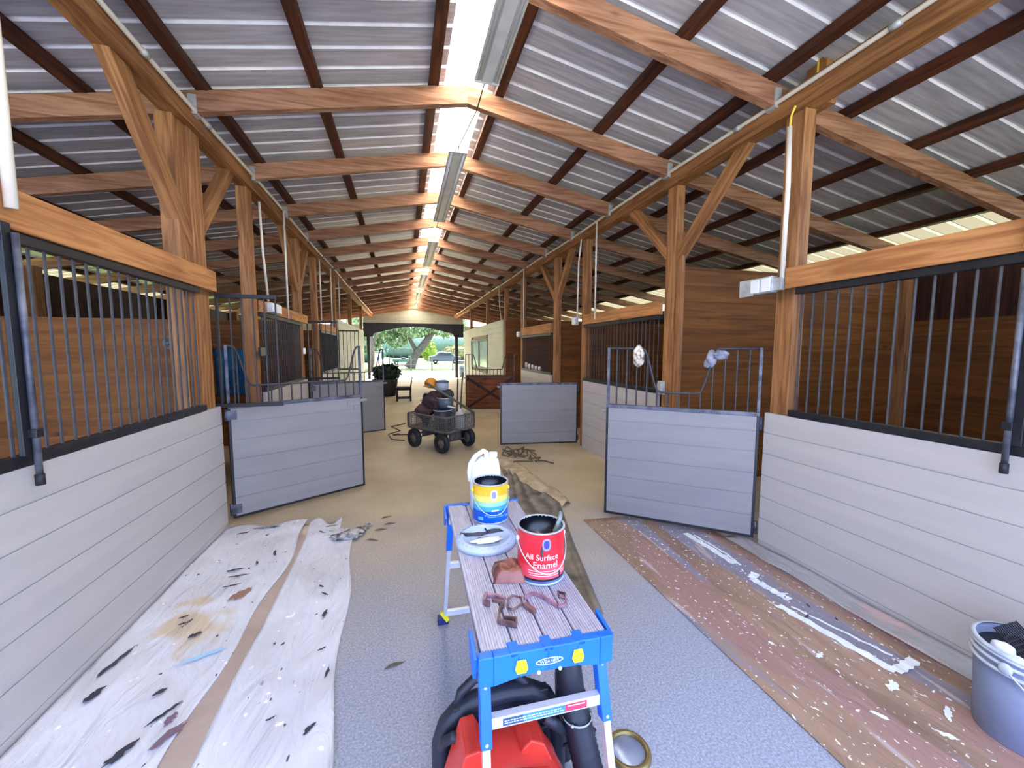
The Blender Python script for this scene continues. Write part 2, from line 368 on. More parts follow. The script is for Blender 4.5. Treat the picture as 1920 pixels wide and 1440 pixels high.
post('R', 6.27, 6.42, 'plain timber post with a small outlet box ending the second right stall front')
post('R', 7.62, 7.78, 'narrow timber post with two braces, third bay on the right', brace_near=(2.75, 7.0), brace_far=(2.75, 8.6))
post('R', 10.0, 10.16, 'plain timber post at the far end of the third right stall front')
post('R', 11.8, 11.96, 'timber post where the right cream siding begins')
post('L', 4.05, 4.25, 'big timber post with a heavy forked brace at the near left stall', brace_near=(2.6, 3.28), brace_far=(2.75, 4.95), double=(3.86, 4.045), big=True)
post('L', 5.33, 5.5, 'plain timber post on the far side of the left door opening')
post('L', 7.55, 7.75, 'timber post with two braces at the end of the second left stall front', brace_near=(2.7, 6.9), brace_far=(2.7, 8.4))
post('L', 8.95, 9.1, 'thin timber post beyond the second left door')
post('L', 11.3, 11.45, 'timber post where the left cream siding begins')
for i, y in enumerate((14.6, 18.3)):
    post('L', y, y+.14, 'timber post rising above the left cream siding, %s one' % ['first', 'farther'][i])
    post('R', y, y+.14, 'timber post rising above the right cream siding, %s one' % ['first', 'farther'][i])
# the top of the near right post shows above the header, with its yellow cable
o = part('timber_post', POST, None, lambda b: b.lohi((XR+.142, 2.44, HB_+.02), (XR+.26, 2.60, 3.97)), .005, loc=None)
tag(o, 'short timber stub standing behind the right header beam up to the roof', 'post')

# ------------------------------------------------------------------ stall fronts
PLANKZ = [.05, .25, .44, .63, .82, 1.0, 1.172]
def stall_front(side, ya, yb, label, bars, beam=True, bar_sp=.088, zb0=2.19, zb1=2.37, rail=True, beamlabel=None, bar0=None, barmat=IRON, y_beam=None, yp=None):
    yp = yp or yb
    x = XL if side == 'L' else XR; s_ = -1 if side == 'L' else 1
    t = thing('stall_front', label, 'stall front', (x, (ya+yb)/2, 0))
    def planks(b):
        for z0, z1 in zip(PLANKZ, PLANKZ[1:]):
            a, c = sorted((x, x+s_*.035)); g = .0035
            b.prism([(a, z0+g), (c, z0+g), (c, z1-g), (a, z1-g)], 'Y', ya, yp)
            aa, cc = sorted((x+s_*.006, x+s_*.034)); b.lohi((aa, ya, z0-g*1.1), (cc, yp, z0+g*1.1))
        a, c = sorted((x+s_*.002, x+s_*.033)); b.lohi((a, ya, .0), (c, yp, .047))
    part('plank_panel', GREY, t, planks)
    a, c = sorted((x-s_*.006, x+s_*.05))
    if rail: part('bottom_rail', BLACK, t, lambda b: b.lohi((a, ya, 1.174), (c, yb, 1.222)), .003)
    if bars:
        part('top_rail', BLACK, t, lambda b: b.lohi((a, ya, zb0-.052), (c, yb, zb0-.002)), .003)
        y = ya+.05 if bar0 is None else bar0
        proto = MB().tube([(0,0,0), (0,0,zb0-.052-1.222)], .0075, 6).build('grille_bar', barmat, t, (0, y-(ya+yb)/2, 1.222), local=True)
        proto.location = (s_*.022, y-(ya+yb)/2, 1.222)
        while True:
            y += bar_sp
            if y > yb-.03: break
            copy_at(proto, t, (s_*.022, y-(ya+yb)/2, 1.222))
    if beam:
        y2 = y_beam or yb
        o = MB().lohi((min(x-s_*.02, x+s_*.037), ya, zb0), (max(x-s_*.02, x+s_*.037), y2, zb1)).build('grille_beam', BEAM, None, (x, (ya+yb)/2, zb0), bevel=.004)
        tag(o, beamlabel, 'beam')
    return t
nl = stall_front('L', -.3, 3.98, 'near left stall front of pale grey planks under a black bar grille', True, zb0=2.22, zb1=2.40, bar0=.13, beamlabel='thick orange timber beam over the near left grille', y_beam=4.27, yp=4.26)
nr = stall_front('R', -.3, 2.46, 'near right stall front of pale grey planks under a black bar grille', True, zb0=2.185, zb1=2.345, bar0=.03, bar_sp=.0885, beamlabel='thick grainy orange beam over the near right grille', y_beam=2.54, yp=2.67)
sl2 = stall_front('L', 5.52, 7.53, 'second left stall front behind the open left door, grey planks and grille', True, zb0=2.15, zb1=2.29, beamlabel='short orange beam with a junction box over the second left grille', y_beam=7.86, yp=7.76)
sr2 = stall_front('R', 4.16, 6.25, 'second right stall front of grey planks behind the open right door', True, zb0=2.12, zb1=2.28, beamlabel='orange timber beam over the second right grille')
sl3 = stall_front('L', 9.12, 11.28, 'third left stall front, mostly hidden behind the second left door', True, zb0=2.1, zb1=2.24, beamlabel='pale beam over the third left grille')
sr3 = stall_front('R', 7.8, 9.98, 'third right stall front behind the second right door', True, zb0=2.05, zb1=2.25, beamlabel='orange timber beam over the third right grille')

# near uprights beside the two near grilles
for side, x, y, s_ in (('left', XL, 2.265, -1), ('right', XR, 1.235, 1)):
    t = thing('latch_post', 'black steel upright with a drop latch rod on the near %s grille' % side, 'grille upright', (x, y, 1.1))
    part('upright', BLACK, t, lambda b: b.lohi((x-s_*.028, y-.035, 1.223), (x-s_*.006, y+.01, 2.24 if s_ < 0 else 2.12)), .003)
    part('latch_rod', STEEL, t, lambda b: b.tube([(x-s_*.04, y+.01, 1.10), (x-s_*.04, y+.01, 2.2 if s_ < 0 else 2.1)], .013, 10))
    part('rod_end', RUBBER, t, lambda b: b.tube([(x-s_*.04, y+.01, 1.08), (x-s_*.04, y+.01, 1.13)], .017, 10))
    part('rod_guide', BLACK, t, lambda b: b.lohi((x-s_*.058, y-.01, 1.30), (x-s_*.0, y+.03, 1.34)), .003)
    c = thing('electrical_conduit', 'white vertical conduit at the %s edge of the view above the black upright' % side, 'conduit', (x-s_*.03, y, 2.24))
    part('pipe', CONDUIT, c, lambda b: b.tube([(x-s_*.045, y, 2.3 if s_ < 0 else 2.2), (x-s_*.045, y, 3.70)], .022, 10))

# ------------------------------------------------------------------ dutch doors
def door(name, label, hx, hy, fx, fy, yoke=None, panel=GREYD, zt=1.15, cross=False, hinge='R', top=1.71):
    L = math.hypot(fx-hx, fy-hy); a = math.atan2(fy-hy, fx-hx)
    t = thing(name, label, 'stall door', (hx, hy, 0), None, a)
    b0 = .045
    def planks(b):
        for z0, z1 in zip(PLANKZ, PLANKZ[1:]):
            z0 = max(z0, b0+.02); z1 = min(z1, zt-.01)
            b.lohi((.02, -.018, z0+.003), (L-.02, .018, z1-.003)); b.lohi((.02, -.013, z0-.004), (L-.02, .013, z0+.004))
    lpart('plank_panel', panel, t, planks)
    lpart('edge_channel', BLACK, t, lambda b: (b.lohi((0, -.022, b0), (.022, .022, zt)), b.lohi((L-.022, -.022, b0), (L, .022, zt)), b.lohi((0, -.022, b0), (L, .022, b0+.022))), .002)
    lpart('top_channel', STEEL if not cross else BLACK, t, lambda b: b.lohi((0, -.024, zt-.012), (L, .024, zt+.022)), .003)
    if cross:
        lpart('cross_brace', DARKW, t, lambda b: (b.beam((.06, -.028, b0+.05), (L-.06, -.028, zt-.05), .07, .018, up=(0,1,0)), b.beam((L-.06, -.030, b0+.05), (.06, -.030, zt-.05), .07, .018, up=(0,1,0)), b.beam((.06, .028, b0+.05), (L-.06, .028, zt-.05), .07, .018, up=(0,1,0)), b.beam((L-.06, .030, b0+.05), (.06, .030, zt-.05), .07, .018, up=(0,1,0))))
    # yoke rail: tall at both ends, low in the middle
    if yoke:
        h0, h1, low = yoke     # tall widths at hinge / free end, low height
        pts = [(0, 0, top), (h0, 0, top)]
        for k in range(1, 9):
            q = k/9; pts.append((h0+.16*q, 0, top-(top-low)*(.5-.5*math.cos(PI*q))))
        pts += [(h0+.18, 0, low), (L-h1-.18, 0, low)]
        for k in range(1, 9):
            q = k/9; pts.append((L-h1-.16+.16*q, 0, low+(top-low)*(.5-.5*math.cos(PI*q))))
        pts += [(L-h1, 0, top), (L, 0, top)]
        def hz(x):
            for p, q in zip(pts, pts[1:]):
                if p[0] <= x <= q[0] and q[0] > p[0]: return p[2]+(q[2]-p[2])*(x-p[0])/(q[0]-p[0])
            return low
        lpart('yoke_rail', IRON, t, lambda b: b.tube([(min(max(p[0], .012), L-.012), 0, p[2]) for p in pts], .011, 8))
        for x in (.012, L-.012): lpart('end_upright', STEEL, t, lambda b: b.box((x, 0, (zt+.022+top)/2+.005), (.026, .026, top-zt-.012)), .003)
        n = int(L/.092)
        for k in range(1, n):
            x = k*L/n; lpart('grille_bar', IRON, t, lambda b: b.tube([(x, 0, zt+.02), (x, 0, hz(x))], .0075, 6))
    # hinge hardware and latch plate
    for z in (.08, zt-.13): lpart('hinge', STEEL, t, lambda b: (b.tube([(-.012, 0, z), (-.012, 0, z+.11)], .016, 10), b.lohi((-.01, -.026, z+.01), (.07, -.018, z+.10))))
    lpart('latch_plate', GREYD, t, lambda b: (b.lohi((L-.19, -.03, zt-.10), (L-.03, -.02, zt-.045)), b.lohi((L-.11, -.031, zt-.15), (L-.06, -.02, zt-.10)), b.lohi((L-.04, -.035, zt-.06), (L+.05, -.012, zt-.03))), .003, 'painted sliding latch')
    return t
d1 = door('stall_door', 'open grey stall door on the right with two rags tied on its yoke', XR+.0, 2.72, 1.954, 3.563, (.33, .33, 1.30), zt=1.14)
d2 = door('stall_door', 'open grey stall door on the left, hinged beside the forked post', XL+.01, 4.36, -.50, 5.06, (.06, .035, 1.34), zt=1.14, top=1.73)
d3 = door('stall_door', 'grey stall door on the right beyond the cart, black rail on top', XR, 6.46, 1.598, 6.653, None, zt=1.10)
d4 = door('stall_door', 'small grey stall door on the left beyond the first open door', XL+.01, 7.95, -.402, 8.49, (.1, .04, 1.25), zt=1.06, top=1.7)
d5 = door('stall_door', 'far brown stall door with a dark diagonal cross', XR, 10.6, 1.635, 10.93, (.22, .2, 1.15), panel=BROWND, zt=.96, cross=True, top=1.56)

# door rags
RAGW = mat('white_rag', (232, 220, 200), .95, col2=(120, 104, 88), scale=26, bump=.4, lo=.38, hi=.55)
RAGG = mat('grey_rag', (158, 160, 172), .95, col2=(96, 98, 110), scale=14, bump=.4)
def knit(name, label, c, d, m, seed, extra=None):
    b = MB(); b.blob(c, d, .22, seed, 20, 14, 4)
    if extra: extra(b)
    o = b.build(name, m, None, c); tag(o, label, 'rag'); return o
knit('rag', 'white paint-stained rag tied round the yoke of the right door', (2.17, 3.36, 1.64), (.048, .048, .105), RAGW, 2)
knit('rag', 'grey rag draped over the yoke bend near the hinge of the right door', (2.72, 2.93, 1.655), (.075, .05, .045), RAGG, 5, lambda b: (b.blob((2.665, 2.98, 1.62), (.045, .04, .08), .2, 8), b.blob((2.64, 3.0, 1.575), (.022, .03, .04), .3, 9)))
# feed grilles swung out at right angles into the aisle
for y, label in ((4.27, 'black swing-out feed grille beside the big forked left post'), (7.85, 'black swing-out feed grille at the end of the second left stall front'), (11.4, 'farthest black swing-out feed grille in front of the left cream siding')):
    t = thing('feed_grille', label, 'grille', (XL, y, 1.17))
    part('frame', BLACK, t, lambda b: (b.lohi((XL-.06, y-.015, 1.155), (XL+.52, y+.015, 1.19)), b.lohi((XL, y-.015, 2.17), (XL+.50, y+.015, 2.205)), b.lohi((XL, y-.012, 1.19), (XL+.02, y+.012, 2.17))), .002)
    for k in range(1, 6):
        x = XL+.02+k*.094; part('grille_bar', IRON, t, lambda b: b.tube([(x, y, 1.19), (x, y, 2.17)], .0075, 6))
o = part('bracket', BLACK, None, lambda b: b.lohi((XL+.001, 5.32, 1.62), (XL+.03, 5.5, 1.72)), .003); o.name = 'latch_keeper'
tag(o, 'small black steel latch keeper on the plain left post', 'latch')

# ------------------------------------------------------------------ partitions and outer walls
def boards_x(name, y, xa, xb, zt, m, label, h=.19, gaps=()):
    def fn(b):
        z = 0.0
        while z < zt-.02:
            z2 = min(z+h, zt); b.lohi((xa, y-.02, z+.004), (xb, y+.02, z2-.004)); 
            if z > 0: b.lohi((xa, y-.014, z-.005), (xb, y+.014, z+.005))
            z = z2
    t = part(name, m, None, fn, loc=((xa+xb)/2, y, 0)); tag(t, label, 'partition'); return t
def boards_y(name, x, ya, yb, zt, m, h=.19, z0=0):
    def fn(b):
        z = z0
        while z < zt-.02:
            z2 = min(z+h, zt); b.lohi((x-.02, ya, z+.004), (x+.02, yb, z2-.004))
            if z > z0: b.lohi((x-.014, ya, z-.005), (x+.014, yb, z+.005))
            z = z2
    return part(name, m, None, fn, loc=(x, (ya+yb)/2, z0))
boards_x('stall_partition', 4.18, XR+.19, 6.91, 2.70, BOARDX, 'tall orange-brown board partition behind the open right door')
boards_x('stall_partition', 7.84, XR+.19, 6.91, 2.3, BOARDX, 'brown board partition deeper in on the right, behind the second grille')
boards_x('stall_partition', 11.72, XR+.02, 6.91, 2.6, BOARDX, 'brown board partition at the start of the right cream siding')
boards_x('stall_partition', .3, XR+.19, 6.91, 2.3, BOARDX, 'board partition nearest the camera inside the near right stall')
boards_x('stall_partition', 4.3, -5.36, XL-.18, 1.97, BOARDX, 'brown board partition seen through the near left grille')
boards_x('stall_partition', 7.98, -5.36, XL-.18, 2.2, BOARDX, 'dark board partition in the left stall behind the blue blanket')
boards_x('stall_partition', 11.6, -5.36, XL-.02, 2.2, BOARDX, 'dark board partition at the start of the left cream siding')
struct(boards_y('wall_right', 7.1, -.8, 24.3, 2.12, BOARDY)); struct(boards_y('wall_left', -5.55, -.8, 24.3, 2.0, BOARDY))
struct(MB().lohi((7.10, -.8, 2.10), (7.16, 24.3, 2.80)).build('wall_right_upper', DARKW)); struct(MB().lohi((-5.62, -.8, 1.98), (-5.56, 24.3, 2.9)).build('wall_left_upper', DARKW))
for i, y in enumerate((.3, 4.15, 7.9, 11.7, 15.5)):
    o = MB().lohi((6.92, y-.09, 0), (7.07, y+.07, rz_(7.0)-.01)).build('timber_post', POST, None, (7, y, 0)); tag(o, 'square post against the right outer wall, %s from the camera' % ORD[i] if i else 'square post against the right outer wall, nearest to the camera', 'post', 'posts along the right outer wall')
    o = MB().lohi((-5.52, y-.09, 0), (-5.37, y+.07, rz_(-5.45)-.01)).build('timber_post', POST, None, (-5.45, y, 0)); tag(o, 'square post against the left outer wall, %s from the camera' % ORD[i] if i else 'square post against the left outer wall, nearest to the camera', 'post', 'posts along the left outer wall')

# cream siding walls further down the aisle
def siding(x, s_, ya, yb, zt, name, hole=None):
    def fn(b):
        z = 0
        while z < zt-.01:
            z2 = min(z+.16, zt)
            segs = [(ya, yb)]
            if hole and z2 > hole[2] and z < hole[3]: segs = [(ya, hole[0]), (hole[1], yb)]
            for a, c in segs:
                b.prism([(x, z), (x+s_*.05, z), (x+s_*.05, z2), (x+s_*.012, z2)], 'Y', a, c)
            z = z2
    return struct(part(name, CREAM, None, fn))
siding(XL, -1, 11.5, 18.5, 2.5, 'wall_left'); siding(XR, 1, 12.0, 20.2, 2.62, 'wall_right', (14.3, 17.9, .96, 2.08))
FR = mat('green_grey_frame', (96, 112, 106), .5); GLS = mat('pale_window_glass', (186, 206, 204), .15, col2=(160, 184, 182), scale=1.5)
w_ = thing('window_1', 'green-grey framed double window in the right cream siding', 'window', (XR+.02, 16.1, 1)); w_['kind'] = 'structure'
part('window_frame', FR, w_, lambda b: [b.lohi((XR-.02, a, c), (XR+.04, d, e)) for a, d, c, e in ((14.28, 17.92, .94, 1.02), (14.28, 17.92, 2.04, 2.12), (14.28, 14.4, .94, 2.12), (17.8, 17.92, .94, 2.12), (16.03, 16.17, .94, 2.12))])
part('window_pane', GLS, w_, lambda b: b.lohi((XR+.015, 14.3, .96), (XR+.03, 17.9, 2.1)))

# far gable and scalloped dark header
def gable(b):
    b.prism([(-2.2, 3.16), (3.55, 3.16), (3.55, rz_(3.55)+.14), (XC, RB+.14), (-2.2, rz_(-2.2)+.14)], 'Y', 24.42, 24.48)
    for k in range(26): x = -2.15+k*.22; b.lohi((x-.012, 24.405, 3.17), (x+.012, 24.42, rz_(x)+.1))
struct(part('wall_gable', CREAM, None, gable)).name = 'wall_far'
def arch(b):
    top = 3.20; top_pts = [(-2.2, top), (3.55, top)]; low = [(3.55, 2.42), (3.0, 2.42), (2.92, 2.6), (2.75, 2.68), (2.5, 2.72)]
    for k in range(0, 13):
        q = k/12; x = 2.3-3.3*q; low.append((x, 2.78+.24*math.sin(PI*q)))
    low += [(-1.2, 2.72), (-1.45, 2.68), (-1.62, 2.6), (-1.7, 2.42), (-2.2, 2.42)]
    pts = low+top_pts
    # triangulated as vertical strips so the concave outline fills properly
    xs = [p[0] for p in low]
    for (x0, z0), (x1, z1) in zip(low, low[1:]):
        if abs(x0-x1) < 1e-4: continue
        b.prism([(x1, z1), (x0, z0), (x0, top), (x1, top)], 'Y', 24.30, 24.40)
    b.lohi((-2.2, 24.26, 3.14), (3.55, 24.44, 3.22))
o = part('archway_header', NAVY, None, arch); tag(o, 'dark navy scalloped arch header across the far opening', 'arch')
o = part('opening_post', NAVY, None, lambda b: (b.lohi((-2.02, 24.25, 0), (-1.86, 24.41, 2.44))), loc=(-1.94, 24.3, 0)); tag(o, 'dark slim post at the left of the far opening', 'post')
o = part('opening_post', NAVY, None, lambda b: (b.lohi((3.02, 24.25, 0), (3.2, 24.41, 2.44))), loc=(3.1, 24.3, 0)); tag(o, 'dark slim post at the right of the far opening', 'post')
struct(MB().lohi((3.6, 24.3, 0), (RX-.3, 24.36, 3.1)).build('wall_far_right', CREAM)).name = 'wall_far'
struct(MB().lohi((LX+.3, 24.3, 0), (-2.25, 24.36, 3.1)).build('wall_far_left', CREAM)).name = 'wall_far'

# ------------------------------------------------------------------ light fixtures
FIX = mat('fixture_enamel', (206, 208, 206), .45, col2=(190, 192, 192)); LENS = mat('fixture_lens', (224, 226, 232), .3, col2=(206, 208, 214), scale=8)
for i, (ya, yb) in enumerate(((.9, 3.32), (4.52, 6.95), (8.25, 10.7), (11.9, 14.3), (15.6, 18.0), (19.3, 21.7))):
    xx, z = .62, 3.84
    if i == 0: xx = .69
    t = thing('strip_light', 'unlit strip light hanging below the ridge, %s' % (['nearest one cut by the top of the view', 'second one down the aisle', 'third one down the aisle', 'fourth one down the aisle', 'fifth one down the aisle', 'farthest one'][i]), 'light', (xx, (ya+yb)/2, z), 'strip lights along the ridge')
    part('housing', FIX, t, lambda b: b.prism([(xx-.10, z+.0), (xx-.09, z-.006), (xx-.05, z+.004), (xx-.04, z-.008), (xx+.04, z-.008), (xx+.05, z+.004), (xx+.09, z-.006), (xx+.10, z), (xx+.06, z+.05), (xx-.06, z+.05)], 'Y', ya, yb))
    for dx in (-.068, .068): part('lamp_tube', LENS, t, lambda b: b.tube([(xx+dx, ya+.03, z-.006), (xx+dx, yb-.03, z-.006)], .013, 8))
    for yy in (ya-.012, yb): part('end_cap', FIX, t, lambda b: b.lohi((xx-.1, yy, z-.012), (xx+.1, yy+.012, z+.055)))
    for yy in (ya+.2, yb-.2): part('hanger', STEEL, t, lambda b: b.tube([(xx, yy, z+.075), (xx, yy, 4.25)], .004, 5))
    if i < 5:
        nx = (4.52, 8.25, 11.9, 15.6, 19.3)[i]
        o = part('power_cable', IRON, None, lambda b: b.tube([(xx, yb-.02, z+.05), (xx-.01, (yb+nx)/2-.2, z+.0), (.62, nx+.02, z+.05)], .006, 5)); tag(o, 'thin dark cable between strip lights, %s gap down the aisle' % ORD[i].replace('nearest', 'first'), 'cable', 'cables between the strip lights')

# ------------------------------------------------------------------ conduits, boxes
def drop(x, y, za, zb, label, pts=None, r=.014):
    c = thing('electrical_conduit', label, 'conduit', (x, y, zb)); part('pipe', CONDUIT, c, lambda b: b.tube(pts or [(x, y, za), (x, y, zb)], r, 8)); return c
drop(XR-.022, 2.575, 3.4, 2.29, 'white conduit down the face of the near right post', [(XR-.022, 2.575, 3.43), (XR-.022, 2.56, 3.0), (XR-.022, 2.565, 2.27)], .018)
o = part('yellow_cable', mat('yellow_cable', (236, 205, 70), .5), None, lambda b: b.tube([(XR-.02, 2.575, 3.42), (XR-.035, 2.555, 3.50), (XR-.03, 2.53, 3.56)], .008, 6)); o.name = 'power_cable'; tag(o, 'short yellow cable leaving the top of the near right conduit', 'cable')
o = part('power_cable', MATS['yellow_cable'], None, lambda b: b.tube([(XR+.13, 2.50, 3.60), (XR+.132, 2.50, 3.93)], .008, 6)); tag(o, 'yellow cable on the stub above the right header beam', 'cable')
drop(XR-.022, 5.80, 3.68, 2.18, 'white conduit hanging from the right header to the second right beam')
drop(XR-.022, 6.36, 3.6, 2.25, 'white conduit beside the plain post on the right', [(XR-.03, 6.33, 3.55), (XR-.018, 6.45, 3.2), (XR-.018, 6.48, 2.25)])
drop(XR-.022, 9.7, 3.68, 2.1, 'thin white conduit dropping to the third right beam')
drop(XR-.022, 12.2, 3.68, 2.7, 'far right conduit bending down by the cream siding', [(XR-.02, 12.4, 3.66), (XR-.02, 12.3, 3.1), (XR-.06, 12.1, 2.95), (XR-.02, 12.1, 2.6)])
drop(XL+.022, 5.66, 3.5, 2.3, 'white conduit bent down beside the plain left post', [(XL+.02, 5.56, 3.46), (XL+.02, 5.6, 2.9), (XL+.02, 5.72, 2.3)])
drop(XL+.022, 6.6, 3.7, 2.15, 'white conduit hanging from the left header to the second left beam')
drop(XL+.022, 9.1, 3.55, 2.25, 'white conduit dropping to the third left beam')
drop(XL+.022, 10.4, 3.6, 2.2, 'pinkish white conduit dropping further down the left side')
drop(XL+.022, 11.6, 3.6, 2.5, 'far left conduit reaching the cream siding')
def obox(x, y, z, s_, label, n=2, w=.07, h=.11):
    t = thing('outlet_box', label, 'outlet box', (x, y, z))
    for k in range(n):
        yy = y-(k-(n-1)/2)*w
        part('box', GALV, t, lambda b: b.lohi((x-s_*.06, yy-w/2+.002, z-h/2), (x-s_*.0, yy+w/2-.002, z+h/2)), .003)
        part('cover', WHITE, t, lambda b: b.lohi((x-s_*.075, yy-w/2+.008, z-h/2+.01), (x-s_*.061, yy+w/2-.008, z+h/2-.012)), .003)
    return t
t = obox(XR-.001, 2.72, 2.235, 1, 'double weatherproof outlet box on the near right post', 2, .10, .13)
part('open_lid', GALV, t, lambda b: b.lohi((XR-.075, 2.79, 2.16), (XR-.06, 2.93, 2.30)), .004)
part('adapter', GALV, t, lambda b: b.lohi((XR-.045, 2.55, 2.18), (XR-.001, 2.66, 2.28)), .004)
obox(XR-.001, 6.52, 2.2, 1, 'small white outlet box on the plain right post', 1, .14, .14)
obox(XR-.001, 10.1, 2.1, 1, 'round white box at the far end of the third right beam', 1, .16, .14)
obox(XL+.021, 5.70, 2.22, -1, 'grey junction box at the near end of the second left beam', 1, .13, .12)
obox(XL+.02, 5.9, 2.22, -1, 'pale blank cover plate on the second left beam', 1, .22, .13)
o = part('wire_holder', GALV, None, lambda b: (b.lohi((XR-.03, 4.01, 1.172), (XR-.006, 4.13, 1.33)), b.lohi((XR-.05, 4.03, 1.2), (XR-.03, 4.11, 1.30))), .003); o.name = 'outlet_box'; tag(o, 'white box low on the braced right post behind the door bars', 'outlet box')
BLUEC = mat('blue_blanket', (20, 88, 130), .8, col2=(110, 140, 150), scale=9, lo=.25, hi=.42, bump=.3)
def blanket(b):
    n, m_ = 14, 12; vs = []
    for j in range(m_+1):
        for i in range(n+1):
            vs.append((-3.12+.62*i/n, 7.925+.022*math.sin(i*1.7+j*.3)-.012, .9+.8*j/m_))
    b.smooth = True; b.add(vs, [(j*(n+1)+i, j*(n+1)+i+1, (j+1)*(n+1)+i+1, (j+1)*(n+1)+i) for j in range(m_) for i in range(n)])
o = part('horse_blanket', BLUEC, None, blanket); md = o.modifiers.new('s', 'SOLIDIFY'); md.thickness = .012; tag(o, 'blue patterned blanket hanging in the left stall behind the feed grille', 'blanket')
t = thing('wall_fan', 'small blue-green hook and clip fan on the brown partition behind the near left bars', 'fan', (-1.99, 4.24, 1.6))
TEAL = mat('teal_plastic', (60, 110, 130), .5)
part('fan_cage', TEAL, t, lambda b: (b.tube([(-2.0+.05*math.cos(q*PI/6), 4.22, 1.755+.05*math.sin(q*PI/6)) for q in range(13)], .008, 6), b.beam((-2.05, 4.22, 1.755), (-1.95, 4.22, 1.755), .012, .012), b.beam((-2.0, 4.22, 1.70), (-2.0, 4.22, 1.80), .012, .012, (1,0,0)), b.blob((-2.0, 4.22, 1.755), (.02, .02, .02), 0)))
part('stem', STEEL, t, lambda b: b.tube([(-2.0, 4.24, 1.7), (-1.97, 4.24, 1.6), (-1.96, 4.24, 1.55)], .012, 6))
part('clamp', WHITE, t, lambda b: b.box((-1.96, 4.24, 1.535), (.07, .05, .02)), .003)

# ================================================================== floor coverings
def poly_grid(name, m, outline_fn, nx, ny, hfn, thick=.004):
    """a sheet lying on the floor; outline_fn(u,v)->(x,y)"""
    b = MB(); vs = []
    for j in range(ny+1):
        for i in range(nx+1):
            x, y = outline_fn(i/nx, j/ny); vs.append((x, y, hfn(x, y, i/nx, j/ny)))
    b.smooth = True; b.add(vs, [(j*(nx+1)+i, j*(nx+1)+i+1, (j+1)*(nx+1)+i+1, (j+1)*(nx+1)+i) for j in range(ny) for i in range(nx)])
    o = b.build(name, m, None); md = o.modifiers.new('s', 'SOLIDIFY'); md.thickness = thick; md.offset = -1 if False else 1; return o

def stain_mat(name, base, base2, spots, rough=.5, stretch=(1, 1, 1), streak=None, fold=True):
    """spots: list of (colour, scale, threshold, stretch, detail, offset)"""
    m = bpy.data.materials.new(name); m.use_nodes = True; n = m.node_tree; b = n.nodes['Principled BSDF']; b.inputs['Roughness'].default_value = rough
    t = n.nodes.new('ShaderNodeTexCoord')
    def noise(scale, st, det, off, dist=0):
        mp = n.nodes.new('ShaderNodeMapping'); mp.inputs['Scale'].default_value = st; mp.inputs['Location'].default_value = off
        n.links.new(t.outputs['Object'], mp.inputs[0]); z = n.nodes.new('ShaderNodeTexNoise'); z.inputs['Scale'].default_value = scale
        z.inputs['Detail'].default_value = det; z.inputs['Distortion'].default_value = dist; n.links.new(mp.outputs[0], z.inputs['Vector']); return z
    z = noise(2.2, stretch, 7, (0, 0, 0), .6); r = n.nodes.new('ShaderNodeValToRGB'); r.color_ramp.elements[0].position = .32; r.color_ramp.elements[1].position = .66
    r.color_ramp.elements[0].color = lin(base2); r.color_ramp.elements[1].color = lin(base); n.links.new(z.outputs[0], r.inputs[0]); out = r.outputs[0]
    for col, sc, th, st, det, off in spots:
        q = noise(sc, st, det, off, .3); rr = n.nodes.new('ShaderNodeValToRGB'); rr.color_ramp.elements[0].position = th; rr.color_ramp.elements[1].position = th+.035
        rr.color_ramp.elements[0].color = (0,0,0,1); rr.color_ramp.elements[1].color = (1,1,1,1); n.links.new(q.outputs[0], rr.inputs[0])
        mx = n.nodes.new('ShaderNodeMixRGB'); mx.inputs[2].default_value = lin(col); n.links.new(rr.outputs[0], mx.inputs[0]); n.links.new(out, mx.inputs[1]); out = mx.outputs[0]
    n.links.new(out, b.inputs['Base Color'])
    if fold:
        f = noise(5, (1.4, .5, 1), 8, (3, 1, 0), 1.5); bp = n.nodes.new('ShaderNodeBump'); bp.inputs['Strength'].default_value = .8; bp.inputs['Distance'].default_value = .03
        n.links.new(f.outputs[0], bp.inputs['Height']); n.links.new(bp.outputs[0], b.inputs['Normal'])
    return m
CLOTHM = stain_mat('spattered_plastic_cloth', (224, 224, 230), (200, 198, 200), [((206, 188, 160), 1.3, .62, (1, .7, 1), 4, (2, 7, 0)), ((62, 62, 72), 9, .735, (1, .45, 1), 3, (5, 1, 0)), ((70, 70, 80), 26, .715, (1, .6, 1), 2, (1, 4, 0)), ((250, 250, 252), 20, .70, (1, .8, 1), 2, (8, 2, 0))])
PAPERB = stain_mat('brown_masking_paper', (186, 166, 152), (160, 140, 126), [((206, 184, 160), 2.6, .62, (1, .5, 1), 5, (1, 1, 0))], .7, fold=False)
RUNNER = stain_mat('stained_brown_runner', (164, 134, 112), (130, 104, 86), [((156, 122, 112), 1.7, .50, (2.2, .4, 1), 6, (0, 3, 0)), ((134, 130, 144), 1.4, .57, (2.0, .35, 1), 6, (6, 2, 0)), ((180, 162, 160), 4.2, .62, (2.6, .4, 1), 6, (2, 9, 0)), ((236, 234, 236), 24, .70, (1, .8, 1), 2, (2, 2, 0)), ((245, 244, 246), 52, .69, (1, .7, 1), 1, (4, 1, 0))], .5, (2.4, .4, 1))
rw = random.Random(5)
W_ = [(rw.uniform(3, 9), rw.uniform(-6, 6), rw.uniform(0, 6)) for _ in range(7)]
def wr(x, y, a=.010):
    v = sum(math.sin(p*x+q*y+r+1.3*math.sin(2.1*y+r)) for p, q, r in W_)/7
    return .009+a*max(0, v+.25)
def clothA(u, v):
    y = .15+v*4.1; xr = -.955+.03*math.sin(y*2.3)+.02*math.sin(y*6); return (-1.648+(xr+1.648)*u, y+(.05*math.sin(u*9)-.04)*(v > .98))
